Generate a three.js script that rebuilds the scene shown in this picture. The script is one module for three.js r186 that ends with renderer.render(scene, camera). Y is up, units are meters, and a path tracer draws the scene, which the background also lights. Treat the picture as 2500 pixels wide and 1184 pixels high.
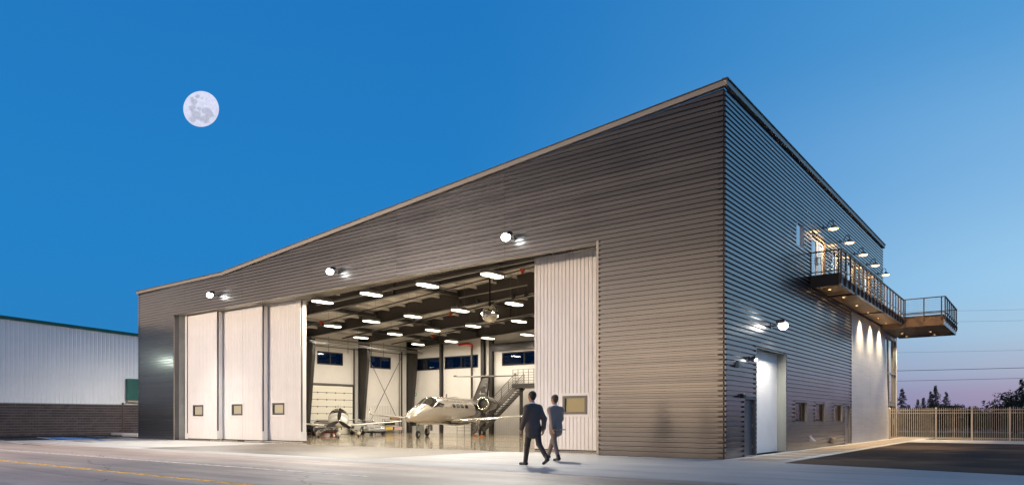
import * as THREE from 'three';
import { mergeGeometries, toCreasedNormals } from 'three/addons/utils/BufferGeometryUtils.js';
import { RoundedBoxGeometry } from 'three/addons/geometries/RoundedBoxGeometry.js';
import { MarchingCubes } from 'three/addons/objects/MarchingCubes.js';
import { RectAreaLightUniformsLib } from 'three/addons/lights/RectAreaLightUniformsLib.js';

// ---------------------------------------------------------------- camera, sky, sun, exposure
// World: the near right corner of the hangar is the origin, the door front runs along -x, the side wall along -z.
const scene = new THREE.Scene();
const CAM = new THREE.Vector3(8.29, 1.3, 22.13);
const camera = new THREE.PerspectiveCamera(2 * Math.atan(1022 / 1733) * 180 / Math.PI, 2500 / 2044, 0.1, 9000);
camera.position.copy(CAM);
camera.lookAt(CAM.x - 0.6043, CAM.y, CAM.z - 0.7967);
camera.setViewOffset(2500, 2044, 0, 0, 2500, 1184);          // a shift lens: verticals stay vertical
const renderer = new THREE.WebGLRenderer({ antialias: true });
renderer.toneMapping = THREE.LinearToneMapping;
renderer.toneMappingExposure = 1.0;
renderer.shadowMap.enabled = true;
RectAreaLightUniformsLib.init();

const lin = (r, g, b) => [r, g, b].map((v) => { v /= 255; return v <= 0.04045 ? v / 12.92 : ((v + 0.055) / 1.055) ** 2.4; });
const mixv = (a, b, t) => a.map((v, i) => v + (b[i] - v) * t);
const sstep = (a, b, x) => { const t = Math.min(1, Math.max(0, (x - a) / (b - a))); return t * t * (3 - 2 * t); };
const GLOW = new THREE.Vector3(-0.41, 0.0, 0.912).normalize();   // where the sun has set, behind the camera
// dusk: deep blue overhead, pale and lilac low down on the side away from the dark, an orange band where the sun went
function skyColour(x, y, z) {
  const el = Math.asin(Math.max(-1, Math.min(1, y))) * 180 / Math.PI, h = Math.hypot(x, z) || 1e-6;
  const right = (x * 0.7967 - z * 0.6043) / h, ahead = (-x * 0.6043 - z * 0.7967) / h;   // towards the right of the picture, ahead of it
  const west = (x * GLOW.x + z * GLOW.z) / h;
  const deep = [[-5, lin(44, 120, 178)], [0, lin(46, 130, 190)], [12, lin(37, 129, 199)], [32, lin(33, 119, 191)], [60, lin(27, 98, 168)], [90, lin(24, 88, 155)]];
  const pale = [[-5, lin(140, 122, 150)], [0, lin(158, 138, 165)], [1.6, lin(167, 152, 178)], [3.6, lin(174, 184, 205)], [6, lin(172, 203, 226)], [9, lin(160, 206, 238)], [17, lin(126, 181, 227)], [26, lin(82, 155, 214)], [36, lin(56, 138, 204)], [60, lin(30, 104, 172)], [90, lin(24, 88, 155)]];
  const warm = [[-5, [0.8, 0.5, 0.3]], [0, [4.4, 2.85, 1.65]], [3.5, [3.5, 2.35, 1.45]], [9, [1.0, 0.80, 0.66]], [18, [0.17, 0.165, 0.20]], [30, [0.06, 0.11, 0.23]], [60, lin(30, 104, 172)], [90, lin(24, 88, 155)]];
  const ramp = (r) => { if (el <= r[0][0]) return r[0][1]; for (let i = 1; i < r.length; i++) if (el < r[i][0]) { const t = (el - r[i - 1][0]) / (r[i][0] - r[i - 1][0]); return mixv(r[i - 1][1], r[i][1], t * t * (3 - 2 * t) * 0.4 + t * 0.6); } return r[r.length - 1][1]; };
  const a = Math.atan2(right, ahead) * 180 / Math.PI;          // 0 ahead, +36 at the right edge of the frame
  const side = sstep(-6, 44, a) * (1 - sstep(120, 175, a));
  let c = mixv(ramp(deep), ramp(pale), side);
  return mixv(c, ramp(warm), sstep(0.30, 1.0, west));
}
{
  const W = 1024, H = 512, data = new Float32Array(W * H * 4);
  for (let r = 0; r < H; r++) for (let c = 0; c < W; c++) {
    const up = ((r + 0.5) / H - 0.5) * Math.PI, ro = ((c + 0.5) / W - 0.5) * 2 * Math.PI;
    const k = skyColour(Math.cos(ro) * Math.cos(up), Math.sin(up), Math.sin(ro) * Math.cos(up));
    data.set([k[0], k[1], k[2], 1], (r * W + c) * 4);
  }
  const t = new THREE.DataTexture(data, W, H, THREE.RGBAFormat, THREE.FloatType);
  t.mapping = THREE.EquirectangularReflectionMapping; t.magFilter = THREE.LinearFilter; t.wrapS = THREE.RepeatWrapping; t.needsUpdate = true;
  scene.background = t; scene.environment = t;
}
// the last warm light of the sky where the sun went down: weak, low and very soft
const sun = new THREE.DirectionalLight(new THREE.Color().setRGB(1.0, 0.78, 0.56), 0.1);
sun.position.set(GLOW.x * 80, 80 * Math.tan(5 * Math.PI / 180), GLOW.z * 80);
sun.castShadow = true; sun.shadow.radius = 20; sun.shadow.mapSize.set(2048, 2048);
Object.assign(sun.shadow.camera, { left: -60, right: 60, top: 60, bottom: -30, near: 1, far: 250 });
scene.add(sun, sun.target);

// ---------------------------------------------------------------- helpers
let seedState = 12345;
const rnd = (a = 0, b = 1) => { seedState = (seedState + 0x6d2b79f5) | 0; let t = Math.imul(seedState ^ (seedState >>> 15), 1 | seedState); t = (t + Math.imul(t ^ (t >>> 7), 61 | t)) ^ t; return a + (b - a) * (((t ^ (t >>> 14)) >>> 0) / 4294967296); };
const reseed = (s) => { seedState = s; };
const V = (x, y, z) => new THREE.Vector3(x, y, z);
const taken = {};
const numbered = (n) => { const k = taken[n] = (taken[n] ?? -1) + 1; return k ? n + '_' + String(k).padStart(3, '0') : n; };
const tag = (o, label, category, group, kind) => { Object.assign(o.userData, { label, category }); if (group) o.userData.group = group; if (kind) o.userData.kind = kind; return o; };
const shadow = (o) => { o.castShadow = o.receiveShadow = true; return o; };
function part(name, geo, mat, parent, label) { const m = shadow(new THREE.Mesh(geo, mat)); m.name = name; parent.add(m); if (label) m.userData.label = label; return m; }
function thing(name, label, category, pos = [0, 0, 0], turn = 0, group) { const o = new THREE.Group(); o.name = numbered(name); o.position.set(...pos); o.rotation.y = turn; scene.add(o); return tag(o, label, category, group); }
function struct(name, geo, mat) { const m = shadow(new THREE.Mesh(geo, mat)); m.name = numbered(name); m.userData.kind = 'structure'; scene.add(m); return m; }
const plain = (g) => { const n = g.index ? g.toNonIndexed() : g; for (const k of Object.keys(n.attributes)) if (!['position', 'normal', 'uv', 'color'].includes(k)) n.deleteAttribute(k); return n; };
function merge(list) { const l = list.map(plain); const uv = l.every((g) => g.attributes.uv); if (!uv) l.forEach((g) => g.deleteAttribute('uv')); return l.length === 1 ? l[0] : mergeGeometries(l); }
const box = (w, h, d, x = 0, y = 0, z = 0) => new THREE.BoxGeometry(w, h, d).translate(x, y, z);
const span = (x0, x1, y0, y1, z0, z1) => box(x1 - x0, y1 - y0, z1 - z0, (x0 + x1) / 2, (y0 + y1) / 2, (z0 + z1) / 2);
const rbox = (w, h, d, r, x = 0, y = 0, z = 0, s = 2) => new RoundedBoxGeometry(w, h, d, s, r).translate(x, y, z);
const cyl = (r0, r1, h, n = 12, x = 0, y = 0, z = 0) => new THREE.CylinderGeometry(r0, r1, h, n).translate(x, y, z);
function rod(a, b, r, n = 6, r2 = r) { const d = b.clone().sub(a), g = new THREE.CylinderGeometry(r2, r, d.length(), n); g.applyQuaternion(new THREE.Quaternion().setFromUnitVectors(V(0, 1, 0), d.clone().normalize())); return g.translate((a.x + b.x) / 2, (a.y + b.y) / 2, (a.z + b.z) / 2); }
function bar(a, b, w, h) { const d = b.clone().sub(a), g = new THREE.BoxGeometry(w, h, d.length()); const m = new THREE.Matrix4().lookAt(b, a, V(0, 1, 0)); g.applyMatrix4(m); return g.translate((a.x + b.x) / 2, (a.y + b.y) / 2, (a.z + b.z) / 2); }
const tube = (pts, r, n = 6, seg = 24) => new THREE.TubeGeometry(new THREE.CatmullRomCurve3(pts), seg, r, n);
// texture coordinates in metres, laid on each face by the way it points
function metres(g, s = 1) {
  g = plain(g); const p = g.attributes.position, uv = new Float32Array(p.count * 2), a = V(), b = V(), c = V();
  for (let i = 0; i < p.count; i += 3) {
    a.fromBufferAttribute(p, i); b.fromBufferAttribute(p, i + 1); c.fromBufferAttribute(p, i + 2);
    const n = b.clone().sub(a).cross(c.clone().sub(a)), ax = Math.abs(n.x), ay = Math.abs(n.y), az = Math.abs(n.z);
    [a, b, c].forEach((v, k) => { const q = ay >= ax && ay >= az ? [v.x, v.z] : ax >= az ? [v.z, v.y] : [v.x, v.y]; uv[(i + k) * 2] = q[0] * s; uv[(i + k) * 2 + 1] = q[1] * s; });
  }
  g.setAttribute('uv', new THREE.BufferAttribute(uv, 2)); return g;
}
const polyShape = (pts, holes = []) => { const s = new THREE.Shape(pts.map(([x, y]) => new THREE.Vector2(x, y))); for (const h of holes) s.holes.push(new THREE.Path(h.map(([x, y]) => new THREE.Vector2(x, y)))); return s; };
const rectPts = ([x0, x1, y0, y1]) => [[x0, y0], [x1, y0], [x1, y1], [x0, y1]];
const slab = (pts, depth, holes = []) => new THREE.ExtrudeGeometry(polyShape(pts, holes), { depth, bevelEnabled: false });
// a flat sheet on the ground, points (x, z)
function sheet(pts, y) { const g = new THREE.ShapeGeometry(polyShape(pts.map(([x, z]) => [x, -z]))); g.rotateX(-Math.PI / 2); g.translate(0, y, 0); return metres(g); }
function geoFrom(pos, idx, uv) { const g = new THREE.BufferGeometry(); g.setAttribute('position', new THREE.Float32BufferAttribute(pos, 3)); if (uv) g.setAttribute('uv', new THREE.Float32BufferAttribute(uv, 2)); g.setIndex(idx); g.computeVertexNormals(); return g; }
// skin over rings of points; rings run along the body, closed round
function skin(rings, caps = true, uvs = true) {
  const n = rings[0].length, pos = [], idx = [], uv = [];
  rings.forEach((r, i) => { for (let k = 0; k <= n; k++) { const p = r[k % n]; pos.push(p.x, p.y, p.z); uv.push(k / n, i / (rings.length - 1)); } });
  for (let i = 0; i + 1 < rings.length; i++) for (let k = 0; k < n; k++) { const a = i * (n + 1) + k, b = a + n + 1; idx.push(a, a + 1, b, b, a + 1, b + 1); }
  if (caps) for (const [i, flip] of [[0, 1], [rings.length - 1, 0]]) {
    const c = V(); rings[i].forEach((p) => c.add(p)); c.divideScalar(n); const at = pos.length / 3; pos.push(c.x, c.y, c.z); uv.push(0.5, i ? 1 : 0);
    for (let k = 0; k < n; k++) { const a = i * (n + 1) + k; flip ? idx.push(at, a + 1, a) : idx.push(at, a, a + 1); }
  }
  return geoFrom(pos, idx, uvs ? uv : null);
}
// tileable value noise
const hash2 = (x, y, s) => { let h = Math.imul(x, 374761393) ^ Math.imul(y, 668265263) ^ Math.imul(s, 2246822519); h = Math.imul(h ^ (h >>> 13), 1274126177); return ((h ^ (h >>> 16)) >>> 0) / 4294967296; };
function vnoise(x, y, px, py, s) { const ix = Math.floor(x), iy = Math.floor(y), fx = x - ix, fy = y - iy, u = fx * fx * (3 - 2 * fx), v = fy * fy * (3 - 2 * fy), m = (a, b) => hash2(((a % px) + px) % px, ((b % py) + py) % py, s); return (m(ix, iy) * (1 - u) + m(ix + 1, iy) * u) * (1 - v) + (m(ix, iy + 1) * (1 - u) + m(ix + 1, iy + 1) * u) * v; }
function fbm(u, v, fx, fy, oct, s) { let a = 0.5, t = 0, w = 0; for (let o = 0; o < oct; o++) { t += a * vnoise(u * fx, v * fy, fx, fy, s + o); w += a; a *= 0.55; fx *= 2; fy *= 2; } return t / w; }
// f(u, v) -> grey or [r,g,b] in 0..1 (sRGB bytes when colour)
function dataTex(w, h, f, colour = true, rx = 1, ry = 1) {
  const d = new Uint8Array(w * h * 4);
  for (let y = 0; y < h; y++) for (let x = 0; x < w; x++) { let c = f((x + 0.5) / w, (y + 0.5) / h); if (!Array.isArray(c)) c = [c, c, c]; const i = (y * w + x) * 4; for (let k = 0; k < 3; k++) d[i + k] = Math.max(0, Math.min(255, c[k] * 255)); d[i + 3] = 255; }
  const t = new THREE.DataTexture(d, w, h); t.magFilter = THREE.LinearFilter; t.minFilter = THREE.LinearMipmapLinearFilter; t.generateMipmaps = true; t.wrapS = t.wrapT = THREE.RepeatWrapping; t.repeat.set(rx, ry); if (colour) t.colorSpace = THREE.SRGBColorSpace; t.needsUpdate = true; return t;
}
const mat = (r, g, b, rough = 0.6, metal = 0, more = {}) => new THREE.MeshStandardMaterial({ color: new THREE.Color().setRGB(r, g, b), roughness: rough, metalness: metal, ...more });
const phys = (r, g, b, rough, metal, more = {}) => new THREE.MeshPhysicalMaterial({ color: new THREE.Color().setRGB(r, g, b), roughness: rough, metalness: metal, ...more });
const glow = (r, g, b, k) => new THREE.MeshStandardMaterial({ color: new THREE.Color().setRGB(0.8, 0.8, 0.8), emissive: new THREE.Color().setRGB(r, g, b), emissiveIntensity: k, roughness: 0.5 });
function spot(parent, pos, aim, colour, power, angle, penumbra, size = 4) { const l = new THREE.SpotLight(new THREE.Color().setRGB(...colour), power, 0, angle, penumbra, 2); l.position.copy(pos); l.target.position.copy(aim); l.castShadow = true; l.shadow.radius = size; parent.add(l, l.target); return l; }

// ---------------------------------------------------------------- materials
const grain = dataTex(512, 512, (u, v) => 0.80 + 0.2 * fbm(u, v, 8, 8, 6, 3), true, 0.25, 0.25);
const grainSoft = dataTex(512, 512, (u, v) => 0.95 + 0.05 * fbm(u, v, 8, 8, 6, 13), true, 0.25, 0.25);
const streak = dataTex(512, 512, (u, v) => 0.82 + 0.18 * (0.5 * fbm(u, v, 6, 40, 4, 9) + 0.5 * fbm(u, v, 5, 5, 5, 4)), true, 0.12, 0.35);
const roughVar = dataTex(512, 512, (u, v) => 0.72 + 0.28 * fbm(u, v, 6, 6, 6, 21), false, 0.1, 0.1);
const fineBump = dataTex(512, 512, (u, v) => fbm(u, v, 48, 48, 4, 31), false, 0.5, 0.5);
const concreteTex = (s, lo, streaks) => dataTex(1024, 1024, (u, v) => { const big = fbm(u, v, 4, 4, 5, s), sp = hash2(Math.floor(u * 1024), Math.floor(v * 1024), s), st = fbm(u, v, 3, 26, 4, s + 5); const g = lo + (1 - lo) * (0.55 * big + 0.45 * (streaks ? st : fbm(u, v, 16, 16, 4, s + 9))) + (sp - 0.5) * 0.07; return [g, g * 0.985, g * 0.965]; });
const apronTex = concreteTex(41, 0.66, true); apronTex.repeat.set(1 / 11, 1 / 11);
const asphaltTex = dataTex(1024, 1024, (u, v) => { const g = 0.55 + 0.35 * fbm(u, v, 5, 9, 6, 77) + (hash2(Math.floor(u * 1024), Math.floor(v * 1024), 5) - 0.5) * 0.22; return [g, g * 0.97, g * 0.94]; }); asphaltTex.repeat.set(1 / 9, 1 / 9);
const yardTex = dataTex(1024, 1024, (u, v) => { const a = fbm(u, v, 3, 4, 6, 171), b = fbm(u, v, 12, 12, 5, 172), h = hash2(Math.floor(u * 1024), Math.floor(v * 1024), 8) - 0.5; const t = sstep(0.50, 0.72, a * 0.7 + b * 0.3), k = 0.20 + 0.10 * b + 0.05 * h; return mixv([k, k * 0.86, k * 0.82], [0.50 + 0.1 * h, 0.41 + 0.1 * h, 0.33 + 0.1 * h], t * 0.75); }); yardTex.repeat.set(1 / 14, 1 / 14);
const M = {
  siding: phys(0.082, 0.085, 0.094, 0.38, 0.92, { roughnessMap: roughVar, clearcoat: 1.0, clearcoatRoughness: 0.18 }),
  siding2: phys(0.086, 0.088, 0.097, 0.40, 0.92, { roughnessMap: roughVar, clearcoat: 1.0, clearcoatRoughness: 0.20 }),
  siding3: phys(0.079, 0.082, 0.091, 0.36, 0.92, { roughnessMap: roughVar, clearcoat: 1.0, clearcoatRoughness: 0.16 }),
  sidingWarm: phys(0.30, 0.285, 0.265, 0.36, 0.6, { roughnessMap: roughVar }),
  trim: mat(0.30, 0.28, 0.25, 0.42, 0.5),
  trimDark: mat(0.085, 0.085, 0.088, 0.45, 0.4),
  flash: mat(0.40, 0.41, 0.37, 0.5, 0.2, { map: grain }),
  whitePanel: mat(0.85, 0.83, 0.815, 0.45, 0.0, { map: grainSoft }),
  liner: mat(0.76, 0.735, 0.70, 0.6, 0, { map: grainSoft }),
  ceiling: mat(0.80, 0.77, 0.73, 0.75, 0, { map: grain }),
  deckRib: mat(0.30, 0.275, 0.25, 0.5, 0.3),
  steel: mat(0.058, 0.053, 0.051, 0.42, 0.25, { roughnessMap: roughVar }),
  steelPale: mat(0.16, 0.15, 0.14, 0.4, 0.4),
  galv: mat(0.42, 0.41, 0.39, 0.35, 0.8, { map: grain }),
  black: mat(0.012, 0.012, 0.013, 0.5, 0),
  rubber: mat(0.018, 0.018, 0.018, 0.75, 0),
  silverPanel: phys(0.74, 0.725, 0.715, 0.42, 0.3, { map: streak, roughnessMap: roughVar }),
  glass: phys(0.13, 0.16, 0.20, 0.02, 0, { transmission: 1, thickness: 0, ior: 1.5 }),
  litCreamGlass: phys(0.72, 0.69, 0.54, 0.25, 0, { transmission: 0.4, thickness: 0, ior: 1.5 }),  // cream colour stands in for the lit hall seen through the door panes
  mirrorGlass: phys(0.55, 0.62, 0.68, 0.03, 0.85),
  wood: mat(0.40, 0.26, 0.15, 0.5, 0, { map: streak }),
  brown: mat(0.115, 0.082, 0.062, 0.45, 0.25, { map: grain }),
  red: mat(0.55, 0.045, 0.02, 0.45, 0.1),
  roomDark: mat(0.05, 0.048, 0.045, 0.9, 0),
  asphalt: phys(0.50, 0.50, 0.50, 0.9, 0, { specularIntensity: 0.2, map: yardTex, bumpMap: fineBump, bumpScale: 0.006 }),
  asphaltBlue: phys(0.022, 0.025, 0.034, 0.85, 0, { specularIntensity: 0.4, map: asphaltTex, bumpMap: fineBump, bumpScale: 0.006 }),
  apron: mat(0.56, 0.555, 0.545, 0.72, 0, { map: apronTex, bumpMap: fineBump, bumpScale: 0.002 }),
  lampWarm: glow(1.0, 0.62, 0.26, 9), lampWhite: glow(1.0, 0.97, 0.9, 14), lampHall: glow(1.0, 0.90, 0.72, 7),
};
// ---------------------------------------------------------------- ground
struct('terrain', sheet([[-1500, 1500], [1500, 1500], [1500, -1500], [-1500, -1500]], -0.04), mat(0.045, 0.045, 0.038, 0.95, 0, { map: asphaltTex }));
{ // old taxiway concrete in the foreground, streaked and cracked
  const crack = []; reseed(5);
  for (const [x, z, dx, dz, n] of [[-12, 14.5, 0.9, -0.3, 26], [-6.2, 11.6, 0.55, 0.35, 22], [-3.4, 12.9, -0.5, 0.7, 16], [1, 12.4, 0.6, 0.5, 20], [-9, 10.2, 0.8, 0.1, 18], [-16, 12.3, 0.9, 0.25, 20], [4, 11, 0.4, 0.8, 14], [-22, 10.5, 0.9, 0.15, 40], [-28, 13, 0.8, -0.2, 40], [-8, 15.2, 0.9, 0.1, 30], [-1, 9.4, 0.9, 0.12, 26]]) { let a = x, b = z; for (let i = 0; i < n; i++) { const a2 = a + dx * 0.3 + rnd(-0.14, 0.14), b2 = b + dz * 0.3 + rnd(-0.14, 0.14); crack.push([a, b, a2, b2]); a = a2; b = b2; } }
  const W = 2048, H = 1024, X0 = -44, X1 = 20, Z0 = 7, Z1 = 27;
  const c = document.createElement('canvas'); c.width = W; c.height = H; const g = c.getContext('2d'), im = g.createImageData(W, H);
  for (let y = 0; y < H; y++) for (let x = 0; x < W; x++) {
    const u = x / W, v = y / H, s = fbm(u, v, 5, 30, 5, 61), b = fbm(u, v, 8, 4, 5, 62), p = fbm(u, v, 40, 20, 4, 63), f = hash2(x, y, 6) - 0.5;
    let k = 0.56 + 0.40 * s + 0.26 * (b - 0.5) + 0.14 * (p - 0.5) + 0.07 * f; if (p > 0.66) k -= (p - 0.66) * 0.7;
    const w = 0.96 + 0.07 * b, i = (y * W + x) * 4; im.data[i] = 255 * Math.min(1, k * w); im.data[i + 1] = 255 * Math.min(1, k * 0.955); im.data[i + 2] = 255 * Math.min(1, k * 0.92 * (1.04 - 0.05 * b)); im.data[i + 3] = 255;
  }
  g.putImageData(im, 0, 0); g.lineCap = 'round';
  const px = (x) => (x - X0) / (X1 - X0) * W, py = (z) => (z - Z0) / (Z1 - Z0) * H;
  g.strokeStyle = 'rgba(52,44,40,0.75)'; for (const [a, b, a2, b2] of crack) { g.lineWidth = 1.3; g.beginPath(); g.moveTo(px(a), py(b)); g.lineTo(px(a2), py(b2)); g.stroke(); }
  for (let i = 0; i < 160; i++) { g.fillStyle = `rgba(40,34,32,${rnd(0.06, 0.3)})`; g.beginPath(); g.ellipse(px(rnd(X0, X1)), py(rnd(Z0, 19)), rnd(1, 5), rnd(0.6, 2.4), 0, 0, 7); g.fill(); }
  for (let i = 0; i < 14; i++) { const z = rnd(8.8, 17), x = rnd(X0, X1 - 16), l = rnd(8, 26), d = rnd(-1.2, 1.2); for (const o of [0, 1.7]) { g.strokeStyle = `rgba(38,33,31,${rnd(0.05, 0.13)})`; g.lineWidth = rnd(4, 9); g.beginPath(); g.moveTo(px(x), py(z + o)); g.quadraticCurveTo(px(x + l / 2), py(z + o + d), px(x + l), py(z + o + d * 0.4)); g.stroke(); } }
  const t = new THREE.CanvasTexture(c); t.colorSpace = THREE.SRGBColorSpace; t.flipY = false; t.wrapS = t.wrapT = THREE.MirroredRepeatWrapping; t.repeat.set(1 / (X1 - X0), 1 / (Z1 - Z0)); t.offset.set(-X0 / (X1 - X0), -Z0 / (Z1 - Z0));
  const m = mat(0.56, 0.475, 0.41, 0.68, 0, { map: t, bumpMap: fineBump, bumpScale: 0.002, roughnessMap: roughVar });
  const taxi = new THREE.Group(); taxi.name = 'taxiway'; taxi.userData.kind = 'structure'; scene.add(taxi);
  for (const [z0, z1] of [[7.0, 8.68], [8.72, 17.6], [17.62, 60]]) part('concrete_slab', metres(span(-60, 40, -0.16, -0.012, z0, z1)), m, taxi);
}
struct('apron', sheet([[-40.5, 7.2], [24, 8.7], [24, 6.2], [2.06, 0.67], [2.06, 0.2], [0.06, 0.2], [0.06, -0.26], [-34.47, -0.26], [-40.5, -0.26]], -0.004), M.apron);
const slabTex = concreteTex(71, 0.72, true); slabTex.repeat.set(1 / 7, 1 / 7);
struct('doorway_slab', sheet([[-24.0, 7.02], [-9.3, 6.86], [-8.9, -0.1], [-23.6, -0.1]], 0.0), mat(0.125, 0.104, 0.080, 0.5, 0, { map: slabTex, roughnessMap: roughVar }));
const floorTex = dataTex(512, 512, (u, v) => { const k = 0.86 + 0.14 * fbm(u, v, 5, 5, 5, 91); return [k, k * 0.985, k * 0.95]; }); floorTex.repeat.set(1 / 9, 1 / 9);
struct('hangar_floor', sheet([[-38.8, 0.0], [-4.5, 0.0], [-4.5, -24.3], [-38.8, -24.3]], 0.004), phys(0.50, 0.435, 0.335, 0.20, 0, { map: floorTex, roughnessMap: roughVar, clearcoat: 0.6, clearcoatRoughness: 0.06 }));
for (const z of [-3.2, -9.5, -15.8]) struct('floor_joint', span(-38.8, -4.5, 0.0045, 0.0085, z, z + 0.05), mat(0.20, 0.165, 0.12, 0.5));
struct('parking_asphalt', sheet([[-40.52, 7.2], [-40.52, -60], [-90, -60], [-90, 7.2]], -0.008), M.asphaltBlue);
struct('yard_asphalt', sheet([[2.06, 0.66], [24, 6.19], [24, -21.9], [2.06, -22.4]], -0.008), M.asphalt);
struct('fence_strip', sheet([[2.06, -22.41], [24, -21.91], [24, -28.4], [2.06, -28.4]], -0.004), M.apron);
struct('yard_dirt', sheet([[-4, -28.42], [60, -28.42], [60, -48], [-4, -48]], -0.02), mat(0.085, 0.068, 0.062, 0.95, 0, { map: asphaltTex }));
struct('far_road', sheet([[-20, -56], [110, -50], [110, -60], [-20, -66]], -0.02), mat(0.20, 0.22, 0.24, 0.8, 0, { map: asphaltTex }));
{ // the walk along the side wall: pale concrete frame with tan panels set in it
  const walk = struct('sidewalk', metres(span(0.045, 2.055, -0.1, 0.002, -33.5, 0.19)), M.apron);
  const tan = mat(0.33, 0.255, 0.19, 0.75, 0, { map: slabTex }), tan2 = mat(0.36, 0.285, 0.215, 0.75, 0, { map: slabTex });
  for (let i = 0; i < 17; i++) part('paving_panel', metres(span(0.42, 1.72, 0.0025, 0.009, -1.35 - i * 1.9, -0.0 - i * 1.9)), i % 2 ? tan : tan2, walk);
}
// painted lines
const paintTex = dataTex(512, 256, (u, v) => { const k = 0.62 + 0.38 * sstep(0.30, 0.55, fbm(u, v, 14, 30, 5, 15)); return k; }); paintTex.repeat.set(0.35, 0.35);
const paint = (r, g, b) => mat(r, g, b, 0.7, 0, { map: paintTex });
struct('yellow_line', metres(span(-44, 16, -0.0115, -0.008, 14.0, 14.19)), paint(0.95, 0.55, 0.07));
struct('white_line', metres(span(-44, -4.0, -0.0115, -0.008, 11.25, 11.39)), paint(0.66, 0.60, 0.55));
{ const w = paint(0.75, 0.74, 0.74), b = paint(0.05, 0.22, 0.60), k = paint(0.06, 0.055, 0.05);
  const seg = (n, x0, z0, x1, z1, wd, m, y) => { const dx = x1 - x0, dz = z1 - z0, l = Math.hypot(dx, dz), nx = -dz / l * wd / 2, nz = dx / l * wd / 2; struct(n, sheet([[x0 + nx, z0 + nz], [x1 + nx, z1 + nz], [x1 - nx, z1 - nz], [x0 - nx, z0 - nz]], y), m); };
  seg('parking_line', -40.6, 7.0, -51, 5.5, 0.12, w, -0.004); seg('parking_line', -34.2, 8.2, -40.4, 7.0, 0.12, w, 0.0);
  seg('parking_line', -36.6, 5.3, -49, 2.4, 0.12, w, 0.0015); seg('parking_line', -40.7, -0.4, -50, -1.2, 0.12, w, -0.004); seg('parking_line', -44.5, 5.9, -45.8, -0.8, 0.12, w, -0.002);
  seg('blue_marking', -41.0, 2.6, -47.5, 2.2, 1.7, b, -0.005); seg('blue_marking', -36.2, 3.4, -40.3, 2.2, 0.28, b, 0.001);
  seg('tyre_mark', -33.6, 5.1, -37.2, 4.6, 0.22, k, 0.001); seg('tyre_mark', -30.8, 8.5, -34.0, 8.25, 0.18, k, -0.008);
}
{ const t = thing('wheel_stop_kerb', 'pale concrete kerb beside the dark hangar corner on the parking asphalt', 'kerb');
  part('kerb', rbox(7.2, 0.2, 0.5, 0.05, -47.3, 0.09, -3.6), M.apron, t); part('nose', rbox(2.4, 0.17, 1.0, 0.07, -44.6, 0.075, -2.4), M.apron, t); }
// ---------------------------------------------------------------- the hangar
const hangar = thing('hangar', 'large dark ribbed metal hangar with a wide open sliding door and a rising roof', 'hangar');
const X_LEFT = -39, OPEN = [-34.47, -4.66, 7.67], PITCH = 0.165, EAVE = 9.42, TOP = 11.86, KINK = -29;
const roofY = (x) => (x < KINK ? EAVE : EAVE + (x - KINK) * (TOP - EAVE) / -KINK);
// one rib of cladding, along local x, facing local z; xa may depend on height
function plank(xa, xb, y0) {
  const prof = [[0, 0], [0.052, 0], [0.058, 0.068], [0.150, 0.068], [PITCH, 0]], pos = [];
  const A = prof.map(([y, z]) => [typeof xa === 'function' ? xa(y0 + y) : xa, y0 + y, z]), B = prof.map(([y, z]) => [typeof xb === 'function' ? xb(y0 + y) : xb, y0 + y, z]);
  for (let i = 0; i < 4; i++) pos.push(...A[i], ...B[i], ...B[i + 1], ...A[i], ...B[i + 1], ...A[i + 1]);
  for (const [P, f] of [[A, 1], [B, 0]]) for (const [a, b, c] of [[1, 2, 3], [1, 3, 4]]) pos.push(...P[a], ...P[f ? c : b], ...P[f ? b : c]);
  const g = new THREE.BufferGeometry(); g.setAttribute('position', new THREE.Float32BufferAttribute(pos, 3)); g.computeVertexNormals(); return metres(g);
}
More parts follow.
